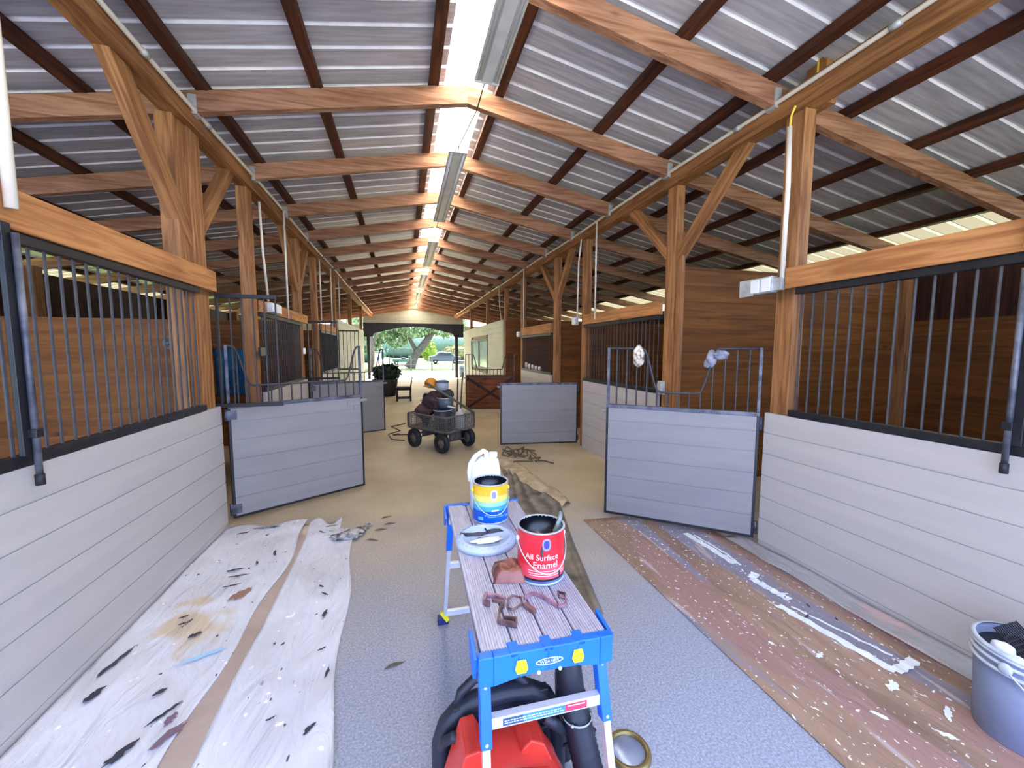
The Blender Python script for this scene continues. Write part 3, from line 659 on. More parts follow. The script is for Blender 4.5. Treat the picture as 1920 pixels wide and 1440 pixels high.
def clothB(u, v):
    y = .15+v*(4.0+.1*math.sin(u*7)); xl = -.83+.05*math.sin(y*1.7+1)-.09*max(0, y-2.6); xr = -.325-.065*(y-1.5)+.02*math.sin(y*5)-(.15 if y > 3.9 else 0); return (xl+(xr-xl)*u, y)
o = poly_grid('paper_strip', PAPERB, lambda u, v: (-1.10+.42*u, .1+4.02*v), 6, 30, lambda x, y, u, v: .003, .002); tag(o, 'brown masking paper strip showing between the two drop cloths', 'masking paper')
o = poly_grid('drop_cloth', CLOTHM, clothA, 34, 110, lambda x, y, u, v: wr(x, y)); tag(o, 'crumpled plastic drop cloth against the left stall front, black smears', 'drop cloth')
dca = o
o = poly_grid('drop_cloth', CLOTHM, clothB, 26, 100, lambda x, y, u, v: wr(x+3, y)); tag(o, 'white paint-spattered drop cloth in the middle of the aisle floor', 'drop cloth')
dcb = o
o = poly_grid('floor_runner', RUNNER, lambda u, v: (1.70+(2.78-1.70)*u, .1+3.42*v-(.1*u if v > .9 else 0)), 8, 40, lambda x, y, u, v: .004+.002*math.sin(3*x+2*y), .002); tag(o, 'brown paint-spattered paper runner along the right side of the aisle', 'floor paper')
runner = o
FILM = stain_mat('pale_masking_film', (160, 162, 164), (150, 142, 140), [((178, 156, 152), 2, .6, (1, .4, 1), 4, (2, 2, 0))], .4)
o = poly_grid('masking_film', FILM, lambda u, v: (2.775+.170*u+.012*math.sin(v*19), .1+2.75*v), 6, 60, lambda x, y, u, v: .008+.02*u*u+.003*math.sin(y*9), .002); tag(o, 'pale crinkled masking film along the base of the right stall front', 'masking film')
SMEAR = mat('black_paint_smear', (44, 44, 54), .45, col2=(60, 60, 70)); SMEARV = mat('mauve_paint_smear', (128, 104, 112), .5); SMEARB = mat('pale_blue_paint', (160, 200, 226), .5); SMEARBR = mat('rust_brown_stain', (158, 116, 90), .6)
def smear(parent, m, x, y, a, l, w, seed, z=.022):
    r = random.Random(seed); n = 22; vs = [(x, y, z)]
    for k in range(n):
        q = 2*PI*k/n; rr = r.uniform(.6, 1.15); u, v = .72*l*math.cos(q)*rr, .72*w*math.sin(q)*r.uniform(.4, 1.2)
        vs.append((x+u*math.cos(a)-v*math.sin(a), y+u*math.sin(a)+v*math.cos(a), z+.001*(k % 2)))
    b = MB(); b.add(vs, [(0, 1+k, 1+(k+1) % n) for k in range(n)]); o = b.build('paint_smear', m, parent); md = o.modifiers.new('s', 'SOLIDIFY'); md.thickness = .002; return o
for i, (x, y, a, l, w) in enumerate([(-1.17, 1.89, 1.0, .085, .03), (-1.10, 2.06, .9, .10, .018), (-1.53, 2.48, 1.35, .16, .022), (-1.49, 2.27, 1.2, .07, .03), (-1.22, 2.62, .6, .05, .025), (-1.37, 2.82, .4, .035, .012), (-1.19, 2.2, .7, .04, .02), (-1.34, 2.75, .4, .035, .014), (-1.28, 3.35, .2, .09, .02), (-1.22, 3.25, .1, .10, .014), (-1.15, 3.42, 1.9, .05, .014), (-1.22, 3.12, .2, .08, .012), (-1.06, 3.55, 1.8, .08, .018), (-1.45, 4.03, .2, .07, .016), (-1.23, 4.08, .1, .1, .012), (-1.22, 1.68, .7, .05, .012)]): smear(dca, SMEAR, x, y, a, l, w, i, .024)
smear(dca, SMEARV, -1.02, 1.93, .9, .10, .035, 40, .024); smear(dca, SMEARV, -1.06, 2.02, 1.4, .05, .03, 44, .024)
smear(dca, SMEARB, -1.10, 2.42, .35, .17, .022, 41, .024); smear(dca, SMEARBR, -1.12, 3.0, .9, .12, .06, 42, .023)
for i, (x, y, a, l, w) in enumerate([(-.60, 2.95, -.8, .04, .012), (-.56, 2.85, -.7, .05, .010), (-.52, 2.62, 1.4, .05, .02), (-.42, 2.12, 1.5, .05, .012), (-.44, 1.8, .9, .05, .018), (-.62, 1.9, .4, .03, .008), (-.70, 2.4, .9, .02, .01), (-.48, 2.3, .4, .03, .01), (-.7, 3.98, .1, .08, .012)]): smear(dcb, SMEAR, x, y, a, l, w, 60+i, .024)
for i, (x, y, a, l, w) in enumerate([(2.50, 2.02, 1.0, .03, .01), (2.45, 1.82, .3, .04, .012), (2.56, 1.9, 1.1, .03, .010), (2.6, 1.75, 1.1, .03, .01)]): smear(runner, SMEAR, x, y, a, l, w, 80+i, .009)
for i, (x, y, a, l, w) in enumerate([(2.35, 1.30, .4, .07, .035), (2.2, 1.55, .2, .05, .02), (2.42, 1.12, .5, .08, .02), (2.1, 1.2, 2.2, .045, .02), (2.28, 1.05, 2.2, .05, .02)]): smear(runner, WHITE, x, y, a, l, w, 90+i, .009)
# masking tape strips on the runner
TAPE = mat('white_masking_tape', (240, 244, 244), .6, col2=(220, 226, 228), scale=12)
def tape(pts, wd, label):
    t = None; b = MB()
    for (x0, y0), (x1, y1) in zip(pts, pts[1:]):
        d = Vector((x1-x0, y1-y0, 0)).normalized(); nrm = Vector((-d.y, d.x, 0))*wd/2
        vs = []
        K = 7
        for k in range(K+1):
            q = k/K; c = Vector((x0+(x1-x0)*q, y0+(y1-y0)*q, .010+.003*math.sin(k*1.9))); jag = .9+.2*math.sin(k*2.7+x0*9)
            vs += [c+nrm*jag, c-nrm*jag]
        b.add(vs, [(2*k, 2*k+1, 2*k+3, 2*k+2) for k in range(K)])
    o = b.build('tape_strip', TAPE, None); md = o.modifiers.new('s', 'SOLIDIFY'); md.thickness = .003; tag(o, label, 'masking tape')
tape([(2.48, 3.0), (2.50, 2.72), (2.505, 2.45)], .06, 'white masking tape strip just inside the open right door'); tape([(2.535, 2.95), (2.56, 2.6), (2.53, 2.42)], .018, 'narrow tape sliver beside the strip nearest the right door')
tape([(2.55, 2.30), (2.46, 2.25), (2.475, 2.12), (2.50, 1.98)], .06, 'short crooked white tape strip, second along the brown runner')
tape([(2.37, 1.95), (2.42, 1.66), (2.475, 1.36), (2.66, 1.385)], .055, 'long white tape strip ending in a hook on the brown runner'); tape([(2.44, 1.92), (2.52, 1.66), (2.585, 1.44)], .016, 'thin tape sliver parallel to the long hooked strip')

# things lying on the floor
RAGT = mat('pale_stiff_rag', (190, 182, 170), .9, col2=(84, 82, 84), scale=16, bump=.5, lo=.4, hi=.55)
b = MB(); b.blob((-.53, 3.70, .035), (.12, .055, .03), .35, 11, 22, 10, 5); b.blob((-.45, 3.78, .035), (.08, .05, .03), .4, 12, 16, 8, 4); b.tube([(-.45, 3.8, .03), (-.38, 3.9, .028), (-.33, 3.93, .02)], .013, 6)
o = b.build('rag', RAGT, None); tag(o, 'stiff crumpled rag on the corner of the middle drop cloth', 'rag')
LEAF = mat('dead_leaf', (96, 92, 78), .8)
for i, (x, y, a) in enumerate([(-.20, 4.10, .5), (-.16, 3.93, .2), (-.24, 3.82, .1), (-.30, 3.62, -.4), (-.08, 2.10, .3)]):
    b = MB(); n = 8
    vs = []
    for k in range(n+1):
        q = k/n; w2 = .012*math.sin(PI*q); c = Vector(((q-.5)*.12, 0, .006+.006*math.sin(q*5)))
        for s_ in (-1, 1): v = Vector((c.x, s_*w2, c.z)); vs.append((x+v.x*math.cos(a)-v.y*math.sin(a), y+v.x*math.sin(a)+v.y*math.cos(a), v.z))
    b.add(vs, [(2*k, 2*k+1, 2*k+3, 2*k+2) for k in range(n)]); o = b.build('dead_leaf', LEAF, None); md = o.modifiers.new('s', 'SOLIDIFY'); md.thickness = .002
    tag(o, ['dry leaf on the concrete, farthest right of the floor rag', 'dry leaf on the concrete, second beyond the floor rag', 'thin dry twig-like leaf right of the floor rag', 'brownish leaf scrap nearest the floor rag', 'lone dark scrap on the concrete near the platform foot'][i], 'leaf')
TANC = mat('tan_folded_cloth', (196, 176, 142), .9, col2=(160, 140, 110), scale=7, bump=.4)
def strip_fn(u, v):
    P_ = [(1.42, 5.85), (1.50, 5.25), (1.55, 4.7), (1.66, 4.25), (1.67, 3.9)]
    f = v*(len(P_)-1); i = min(int(f), len(P_)-2); q = f-i; x = P_[i][0]+(P_[i+1][0]-P_[i][0])*q; y = P_[i][1]+(P_[i+1][1]-P_[i][1])*q
    w2 = .34*(1-.55*v); return (x+(u-.5)*w2, y+.1*(u-.5))
o = poly_grid('drop_cloth', TANC, strip_fn, 10, 40, lambda x, y, u, v: .012+.035*math.sin(PI*u)*(1+.4*math.sin(11*v+4*u))+.008*math.sin(30*v), .004); tag(o, 'tan bunched cloth strip on the floor behind the paint cans', 'drop cloth')
DARKF = mat('dark_crumpled_film', (134, 122, 106), .45, col2=(74, 68, 60), scale=6, bump=.6, detail=8)
def film_fn(u, v):
    Lp = [(1.30, 5.3), (1.15, 4.3), (.98, 3.4), (.85, 2.6), (.80, 2.15)]; Rp = [(1.46, 5.2), (1.52, 4.5), (1.62, 3.95), (1.40, 3.1), (1.19, 2.15)]
    f = v*4; i = min(int(f), 3); q = f-i
    l = [Lp[i][k]+(Lp[i+1][k]-Lp[i][k])*q for k in (0, 1)]; r = [Rp[i][k]+(Rp[i+1][k]-Rp[i][k])*q for k in (0, 1)]
    return (l[0]+(r[0]-l[0])*u, l[1]+(r[1]-l[1])*u)
o = poly_grid('plastic_film', DARKF, film_fn, 20, 60, lambda x, y, u, v: .01+.03*abs(math.sin(9*u+5*math.sin(4*v)))*math.sin(PI*min(1, max(0, u)))+.05*math.exp(-((u-.92)/.08)**2)*(v > .35), .003); tag(o, 'dark crumpled film bunched on the floor beside the work platform', 'plastic film')
WIRE = mat('brown_wire_mesh', (92, 78, 58), .7)
b = MB(); r = random.Random(2)
for k in range(16):
    x, y = 1.66+r.uniform(-.22, .25), 5.95+r.uniform(-.35, .3); b.tube([(x, y, .02), (x+r.uniform(-.1, .15), y+r.uniform(-.2, .2), .05+r.uniform(0, .05)), (x+r.uniform(-.1, .3), y+r.uniform(-.25, .1), .015)], .011, 5)
o = b.build('twig_heap', WIRE, None); tag(o, 'heap of dry brown vine twigs on the floor behind the white jug', 'twigs')

# ================================================================== work platform
WP = thing('work_platform', 'folding aluminium work platform with blue end brackets standing in the aisle', 'work platform', (.400, 1.59, 0), None, -.0212)
DZ = .84; HW = .193; HL = .548
def deck(b):
    b.mi = 0
    n = 4; g = .006; w2 = (2*HW-(n-1)*g)/n
    for k in range(n):
        x0 = -HW+k*(w2+g); b.lohi((x0, -HL+.004, DZ-.030), (x0+w2, HL-.004, DZ-.002))
        m_ = 11
        for j in range(m_):
            xx = x0+w2*(j+.5)/m_; b.prism([(xx-.0026, DZ-.002), (xx+.0026, DZ-.002), (xx, DZ+.0012)], 'Y', -HL+.004, HL-.004) if False else b.lohi((xx-.0022, -HL+.004, DZ-.002), (xx+.0022, HL-.004, DZ+.001))
    b.lohi((-HW, -HL, DZ-.030), (HW, HL, DZ-.016))
lpart('deck', ALU, WP, deck)
for s_ in (-1, 1):
    y0_, y1_ = (-HL-.028, -HL) if s_ < 0 else (HL, HL+.028)
    def br(b):
        poly = [(-HW-.012, DZ+.002), (-HW-.012, DZ-.082), (-HW+.03, DZ-.088), (-.09, DZ-.074), (0, DZ-.070), (.09, DZ-.074), (HW-.03, DZ-.088), (HW+.012, DZ-.082), (HW+.012, DZ+.002)]
        for (x0, z0), (x1, z1) in zip(poly[1:-1], poly[2:-1]): b.prism([(x0, z0), (x1, z1), (x1, DZ+.002), (x0, DZ+.002)], 'Y', y0_, y1_)
        for x in (-.10, 0, .10): b.lohi((x-.016, min(y0_, y1_) if s_ < 0 else y0_-.02, DZ-.012), (x+.016, y1_+.02 if s_ < 0 else y1_, DZ+.0035))
    bk = lpart('end_bracket', BLUE, WP, br, .003)
    if s_ < 0:
        for x in (-.083, .09):
            lpart('lock_tab', YEL, WP, lambda b: b.prism([(x-.013, DZ-.058), (x+.013, DZ-.058), (x+.019, DZ-.045), (x+.013, DZ-.020), (x-.013, DZ-.020), (x-.019, DZ-.045)], 'Y', y0_-.008, y0_-.0005), .002)
        for x in (-.03, .035): lpart('button', mat('pale_button', (232, 236, 214), .4), WP, lambda b: b.blob((x, y0_-.001, DZ-.070), (.006, .005, .006), 0, 0, 8, 6))
        def oval(b):
            b.mi = 0; c = (.002, DZ-.040); n = 28
            o_ = [(c[0]+.042*math.cos(2*PI*k/n), c[1]+.011*math.sin(2*PI*k/n)) for k in range(n)]; i_ = [(c[0]+.038*math.cos(2*PI*k/n), c[1]+.0085*math.sin(2*PI*k/n)) for k in range(n)]
            b.add([(x, y0_-.0012, z) for x, z in o_]+[(x, y0_-.0012, z) for x, z in i_], [(k, (k+1) % n, n+(k+1) % n, n+k) for k in range(n)])
        lpart('logo_oval', WPRINT, WP, oval)
def text_obj(name, s, size, m, parent, fn, align='CENTER', sx=1.0):
    cu = bpy.data.curves.new('t', 'FONT'); cu.body = s; cu.size = size; cu.align_x = align; cu.resolution_u = 2
    t = bpy.data.objects.new('t', cu); COL.objects.link(t); bpy.context.view_layer.update()
    me = bpy.data.meshes.new_from_object(t.evaluated_get(bpy.context.evaluated_depsgraph_get())); bpy.data.objects.remove(t); bpy.data.curves.remove(cu)
    me.name = name
    for v in me.vertices: v.co = fn(v.co.x*sx, v.co.y)
    me.materials.clear(); me.materials.append(m); o = bpy.data.objects.new(name, me); COL.objects.link(o); o.parent = parent; return o
text_obj('lettering', 'WERNER', .0135, WPRINT, WP, lambda x, y: Vector((.002+x, -HL-.0295, DZ-.0447+y)), sx=1.1)
for sx_ in (-1, 1):
    for sy in (-1, 1):
        xt, yt = sx_*(HW-.012), sy*(HL-.035); yb_ = sy*(HL+.17) if sy < 0 else sy*(HL+.23)
        xo = sx_*(HW+.004 if sy < 0 else HW+.012)
        p0 = Vector((xt, yt, DZ-.035)); p1 = Vector((xo, yb_, .02))
        lg = lpart('leg', ALUW, WP, lambda b: b.beam(p0, p1, .030, .022, up=(1,0,0)), .002)
        pa = p0+(p1-p0)*(.055/.8); pb = p0+(p1-p0)*(.235/.8)
        sl = MB().beam(pa, pb, .040, .032, up=(1,0,0)).build('leg_sleeve', BLUE, lg, bevel=.003, local=True)
        for q in (.1, .9):
            c = pa+(pb-pa)*q+Vector((0, -.021 if sy < 0 else .021, 0)); MB().blob(c, (.006, .004, .006), 0, 0, 8, 6).build('rivet', GALV, lg, local=True)
        ft = MB(); ft.box((p1.x+sx_*.01, p1.y, .022), (.065, .05, .04)); ft.build('foot', RUBBER if sy < 0 else mat('dark_blue_foot', (30, 46, 110), .5), lg, bevel=.004, local=True)
        MB().beam((p1.x-sx_*.02, p1.y-.028, .03), (p1.x+sx_*.02, p1.y-.02, .085), .024, .02, up=(0,1,0)).build('foot_lock', YEL, lg, bevel=.002, local=True)
    # side hinge plates
for sy, q in ((-1, .22), (1, .45), (1, .93)):
    y = sy*(HL-.035)+(sy*(.205 if sy < 0 else .265))*q; z = DZ-.035-(DZ-.055)*q
    rg = lpart('rung', ALUW, WP, lambda b: b.lohi((-HW-.0, y-.012, z-.017), (HW+.0, y+.012, z+.017)), .002)
    if sy < 0:
        MB().lohi((-.135, y-.0132, z-.011), (-.075, y-.0122, z+.011)).build('label_sticker', mat('navy_sticker', (54, 84, 120), .4), rg, local=True)
        MB().lohi((-.075, y-.0132, z-.011), (.055, y-.0122, z+.011)).build('label_sticker', mat('blue_sticker', (70, 140, 190), .4), rg, local=True)
        MB().lohi((.055, y-.0132, z-.011), (.125, y-.0122, z+.011)).build('label_sticker', mat('red_sticker', (214, 60, 90), .4), rg, local=True)
        b = MB(); r = random.Random(4)
        for zz in (z+.004, z-.003):
            x = -.13
            while x < .04: l = r.uniform(.004, .012); b.lohi((x, y-.0138, zz-.0012), (x+l, y-.0133, zz+.0012)); x += l+.003
        b.lohi((.063, y-.0138, z+.004), (.118, y-.0133, z+.007)); b.build('print_lines', WPRINT, rg, local=True)
lpart('side_bracket', BLUE, WP, lambda b: [b.prism([(HL-.10, DZ-.03), (HL+.02, DZ-.005), (HL+.03, DZ-.09), (HL-.02, DZ-.10)], 'X', -HW-.024, -HW-.013)] , .002)
for sx_ in (-1, 1): lpart('side_bracket', BLUE, WP, lambda b: b.prism([(-HL-.01, DZ-.01), (-HL+.10, DZ+.0), (-HL+.08, DZ-.07), (-HL+.01, DZ-.085)], 'X', sx_*(HW+.012), sx_*(HW+.024)), .002)

# ================================================================== cans and tools on the platform
def can(c, label, cols, r=.089, h=.198, fill='black', blob=None, rz=0):
    t = thing('paint_can', label, 'paint can', c, 'paint cans on the work platform')
    # wrap label (cols: list of (z0,z1,material))
    def wall(b):
        for i, (z0, z1, m_) in enumerate(cols): b.mi = i; b.lathe([(r, z0*h), (r, z1*h)], n=40)
    lpart('label_wrap', [m_ for _, _, m_ in cols], t, wall)
    lpart('rim', GALV if fill == 'black' else WHITE, t, lambda b: (b.lathe([(r*.985, h*.97), (r*1.03, h*.985), (r*1.03, h), (r*.93, h*1.0), (r*.93, h*.97), (r*.96, h*.93)], n=40)))
    lpart('base_ring', GALV, t, lambda b: b.lathe([(r*.99, 0), (r*1.02, .002), (r*1.02, .008), (r*.99, .010)], n=40))
    lpart('paint_inside', mat('wet_dark_paint', (12, 13, 20), .25), t, lambda b: b.lathe([(r*.93, h*.985), (r*.93, h*.62), (0.0005, h*.62)], n=32))
    for s_ in (-1, 1): lpart('bail_ear', WHITE if blob else YEL, t, lambda b: b.blob((s_*r*1.04, 0, h*.78), (.007, .010, .010), 0, 0, 10, 8))
    lpart('bail_handle', GALV, t, lambda b: b.tube([(r*1.06*math.cos(q), -r*1.12*math.sin(q), h*.78-h*.52*math.sin(q)) for q in [PI*k/16 for k in range(17)]], .0022, 6))
    return t
RED = mat('red_label', (226, 38, 52), .3, col2=(196, 22, 34), scale=5, lo=.3, hi=.5); PINK = mat('pink_red_label', (240, 90, 104), .3, col2=(222, 50, 66), scale=4)
BAND = mat('blue_grey_can_base', (96, 128, 180), .35, .3, col2=(60, 80, 130), scale=10)
rc = can((.492, 1.385, DZ+.001), 'red gallon paint can with white lettering, open and dark inside', [(0, .09, BAND), (.09, .13, BLACK), (.13, .36, PINK), (.36, .97, RED)], blob=True)
def wrapc(r_, z, y): return r_
def cyl(r_, a0, z0): return lambda x, y: Vector((r_*math.sin(a0+x/r_), -r_*math.cos(a0+x/r_), z0+y))
RR = .0895
text_obj('lettering', 'All Surface', .030, WPRINT, rc, cyl(RR, -.28, .098)); text_obj('lettering', 'Enamel', .034, WPRINT, rc, cyl(RR, -.12, .068))
def bars(parent, zs, aw, m, a0=0, h=.003, R=RR+.0004):
    for z, (a, c) in zip(zs, aw):
        b = MB(); n = 10; vs = []
        for k in range(n+1):
            q = a+(c-a)*k/n; vs += [(R*math.sin(q), -R*math.cos(q), z-h/2), (R*math.sin(q), -R*math.cos(q), z+h/2)]
        b.add(vs, [(2*k, 2*k+2, 2*k+3, 2*k+1) for k in range(n)]); b.build('print_line', m, parent, local=True)
bars(rc, [.056, .047, .039], [(-.9, .35), (-.85, .8), (-.8, .9)], WPRINT, h=.002)
def shield(parent, a0, z0, m1, m2, sc=1, R=RR):
    for m_, k_, d in ((m1, 1.0, .0006), (m2, .66, .0011)):
        pts = []
        n = 22
        for k in range(n):
            q = 2*PI*k/n; x = .016*k_*sc*math.copysign(abs(math.cos(q))**.7, math.cos(q)); y = .024*k_*sc*math.sin(q)*(1 if math.sin(q) < 0 else .9); pts.append((x, y))
        rr = R+d; b = MB(); b.add([(rr*math.sin(a0), -rr*math.cos(a0), z0)]+[(rr*math.sin(a0+x/rr), -rr*math.cos(a0+x/rr), z0+y) for x, y in pts], [(0, 1+k, 1+(k+1) % n) for k in range(n)]); b.build('logo_shield', m_, parent, local=True)
shield(rc, -.10, .158, LILAC, mat('deep_blue_print', (60, 60, 190), .4))
for i, (a, z0, z1) in enumerate(((-.32, .140, .105), (-.29, .15, .12), (.5, .05, .028))):
    b = MB(); rr = RR+.0012; b.tube([(rr*math.sin(a), -rr*math.cos(a), z0), (rr*math.sin(a+.03), -rr*math.cos(a+.03), (z0+z1)/2), (rr*math.sin(a+.02), -rr*math.cos(a+.02), z1)], [.002, .004, .0015], 6); b.build('paint_drip', SMEAR, rc, local=True)
b = MB(); b.blob((.068, -.008, .150), (.02, .016, .055), .2, 4, 12, 8); b.tube([(.068, -.008, .19), (.09, .02, .225)], .009, 8)
o = b.build('brush', mat('wet_brush', (150, 160, 150), .4, col2=(60, 64, 66), scale=30), None, (rc.location+Vector((0, 0, 0))), local=True); o.name = 'paint_brush'; tag(o, 'small wet brush leaning inside the red paint can', 'brush')
YL = mat('orange_yellow_label', (250, 214, 70), .3, col2=(244, 176, 30), scale=6, lo=.42, hi=.6); YP = mat('pale_yellow_label', (226, 226, 120), .3, col2=(244, 220, 100), scale=6)
AQ = mat('aqua_label', (130, 196, 190), .3, col2=(170, 214, 160), scale=5); CB = mat('sky_blue_label', (40, 150, 210), .3, col2=(80, 176, 210), scale=6); DB = mat('royal_blue_label', (10, 96, 205), .3, col2=(6, 80, 190), scale=4)
yc = can((.412, 1.93, DZ+.001), 'yellow and blue gallon paint can in front of the white jug', [(0, .34, DB), (.34, .46, CB), (.46, .58, AQ), (.58, .72, YP), (.72, .97, YL)])
shield(yc, -.02, .152, WPRINT, LILAC, 1.15)
bars(yc, [.048, .040], [(-.55, .45), (-.35, .65)], mat('pale_blue_print', (120, 190, 240), .4), h=.0035); bars(yc, [.072], [(-.15, .25)], WPRINT, h=.008)
bars(yc, [.03], [(-.95, -.62)], mat('pale_blue_print', (120, 190, 240), .4), h=.016); bars(yc, [.034], [(.72, .95)], mat('pale_blue_print', (120, 190, 240), .4), h=.010)

# white jug
JG = thing('jug', 'white plastic gallon jug with a moulded handle behind the yellow can', 'jug', (.415, 2.085, DZ+.001))
def jug(b):
    sec = [(.0, .078, .055), (.006, .082, .058), (.20, .082, .058), (.235, .076, .054), (.262, .058, .044), (.276, .038, .034)]
    n = 28; vs = []
    for z, a, c in sec:
        for k in range(n):
            q = 2*PI*k/n; ct, st = math.cos(q), math.sin(q); vs.append((math.copysign(abs(ct)**.55, ct)*a+(.014 if z > .25 else 0), math.copysign(abs(st)**.55, st)*c, z))
    fs = [(i*n+k, i*n+(k+1) % n, (i+1)*n+(k+1) % n, (i+1)*n+k) for i in range(len(sec)-1) for k in range(n)]
    b.smooth = True; b.add(vs, fs+[tuple(range(n)), tuple((len(sec)-1)*n+k for k in range(n))]); b.smooth = False
lpart('body', WHITE, JG, jug)
lpart('cap', WHITE, JG, lambda b: b.lathe([(.001, .300), (.022, .300), (.024, .296), (.024, .276), (.020, .272)], (.045, 0, 0), 20), label='white screw cap')
lpart('handle', WHITE, JG, lambda b: b.tube([(-.080, 0, .15), (-.084, 0, .20), (-.078, 0, .245), (-.052, 0, .285), (-.010, 0, .310), (.006, 0, .300), (.010, 0, .268)], [.014, .015, .015, .014, .014, .014, .014], 10))

# bucket lid used as a palette
LIDM = mat('pale_blue_lid', (172, 192, 226), .4, col2=(196, 202, 216), scale=9)
LD = thing('paint_palette', 'round pale blue bucket lid smeared with dark paint on the platform', 'bucket lid', (.338, 1.688, DZ+.0135))
lpart('lid_disc', LIDM, LD, lambda b: (b.lathe([(.001, .004), (.098, .004), (.103, .016), (.112, .018), (.116, .012), (.130, .010), (.134, .003), (.134, -.012), (.129, -.012), (.128, .001), (.001, .0)], n=48), [b.box((.122*math.cos(q), .122*math.sin(q), .013), (.004, .012, .005), Matrix.Rotation(q, 3, 'Z')) for q in [2*PI*k/30 for k in range(30)]]))
b = MB(); b.blob((-.03, .035, .009), (.05, .011, .006), .4, 3); b.blob((.045, .045, .010), (.035, .012, .007), .5, 6); b.tube([(-.11, .045, .016), (-.07, .04, .012), (-.02, .035, .010)], [.006, .006, .004], 6); b.tube([(.012, .075, .012), (.016, .05, .012), (.05, .055, .014), (.075, .045, .012)], .004, 6); b.build('paint_smear', SMEAR, LD, local=True)
b = MB(); b.blob((.0, -.03, .008), (.07, .028, .004), .35, 9); b.build('paint_smear', WHITE, LD, local=True)
b = MB(); b.blob((-.01, .0, .007), (.03, .006, .003), .3, 2); b.blob((.03, -.05, .007), (.02, .005, .003), .3, 5); b.build('paint_smear', SMEARV, LD, local=True)

# red brown wrapped wad
b = MB(); n = 12; 
vs = []
R_ = Matrix.Rotation(-.18, 3, 'Z')
for j in range(n+1):
    for i in range(n+1):
        u, v = i/n-.5, j/n-.5; e = max(abs(u), abs(v))*2; z = .046*(1-e**5)*(1+.12*math.sin(9*u+7*v)+.10*math.sin(13*v-4*u))
        p = R_@Vector((u*.128, v*.118, 0)); vs.append((p.x*(1+.05*math.sin(7*v)), p.y*(1+.05*math.sin(6*u)), z))
for j in range(n+1):
    for i in range(n+1):
        u, v = i/n-.5, j/n-.5; p = R_@Vector((u*.128, v*.118, 0)); vs.append((p.x*(1+.05*math.sin(7*v)), p.y*(1+.05*math.sin(6*u)), 0.0))
N_ = (n+1)*(n+1); b.smooth = True
b.add(vs, [(j*(n+1)+i, j*(n+1)+i+1, (j+1)*(n+1)+i+1, (j+1)*(n+1)+i) for j in range(n) for i in range(n)]+[(N_+j*(n+1)+i, N_+(j+1)*(n+1)+i, N_+(j+1)*(n+1)+i+1, N_+j*(n+1)+i+1) for j in range(n) for i in range(n)])
o = b.build('sponge', mat('wet_red_brown_sponge', (150, 88, 70), .3, col2=(104, 54, 42), scale=9, bump=.5), None, (.372, 1.405, DZ+.002), local=True); tag(o, 'wet red-brown sponge lying in front of the red paint can', 'sponge')

# stained hardware on the deck
HWM = mat('stained_brown_metal', (134, 100, 98), .4, .3, col2=(84, 60, 60), scale=30); HWP = mat('stained_pink_metal', (176, 136, 150), .4, .3, col2=(124, 92, 100), scale=30)
def strap(b, pts, z=.0, w=.010, h=.013):
    for (x0, y0), (x1, y1) in zip(pts, pts[1:]): b.beam((x0, y0, DZ+z+h/2), (x1, y1, DZ+z+h/2), w*.5, h)
z = .0015
t = thing('door_hasp', 'small stained metal hasp with a round loop at the near end of the deck', 'hardware', (.32, 1.2, DZ))
part('loop', HWM, t, lambda b: b.tube([(.315, 1.20, DZ+.012), (.326, 1.245, DZ+.012), (.346, 1.259, DZ+.013), (.371, 1.242, DZ+.012), (.367, 1.209, DZ+.012), (.327, 1.19, DZ+.010), (.315, 1.20, DZ+.012)], .004, 8))
part('plate', HWM, t, lambda b: strap(b, [(.306, 1.226), (.284, 1.196), (.269, 1.15), (.275, 1.143), (.318, 1.116), (.326, 1.14), (.288, 1.156)], z, .012, .018))
part('tongue', HWM, t, lambda b: strap(b, [(.374, 1.207), (.395, 1.163)], z, .03, .014))
t = thing('door_latch', 'short stained purple-brown latch bar lying left on the deck', 'hardware', (.27, 1.26, DZ))
part('bar', HWP, t, lambda b: (strap(b, [(.318, 1.256), (.287, 1.283), (.262, 1.292)], z, .02, .012), strap(b, [(.259, 1.29), (.243, 1.250)], z, .02, .022)))
part('hook', HWM, t, lambda b: (strap(b, [(.245, 1.247), (.262, 1.238)], z, .014, .020), strap(b, [(.275, 1.262), (.309, 1.242)], z, .02, .010)))
t = thing('door_bracket', 'bent pinkish metal bracket with a ring lying right on the deck', 'hardware', (.45, 1.22, DZ))
part('arm', HWP, t, lambda b: strap(b, [(.383, 1.243), (.421, 1.261), (.448, 1.231), (.478, 1.170), (.509, 1.171), (.517, 1.194)], z, .014, .012))
part('ring', HWM, t, lambda b: b.tube([(.51, 1.248, DZ+.006), (.529, 1.233, DZ+.006), (.519, 1.209, DZ+.006), (.503, 1.22, DZ+.006), (.51, 1.248, DZ+.006)], .004, 8))

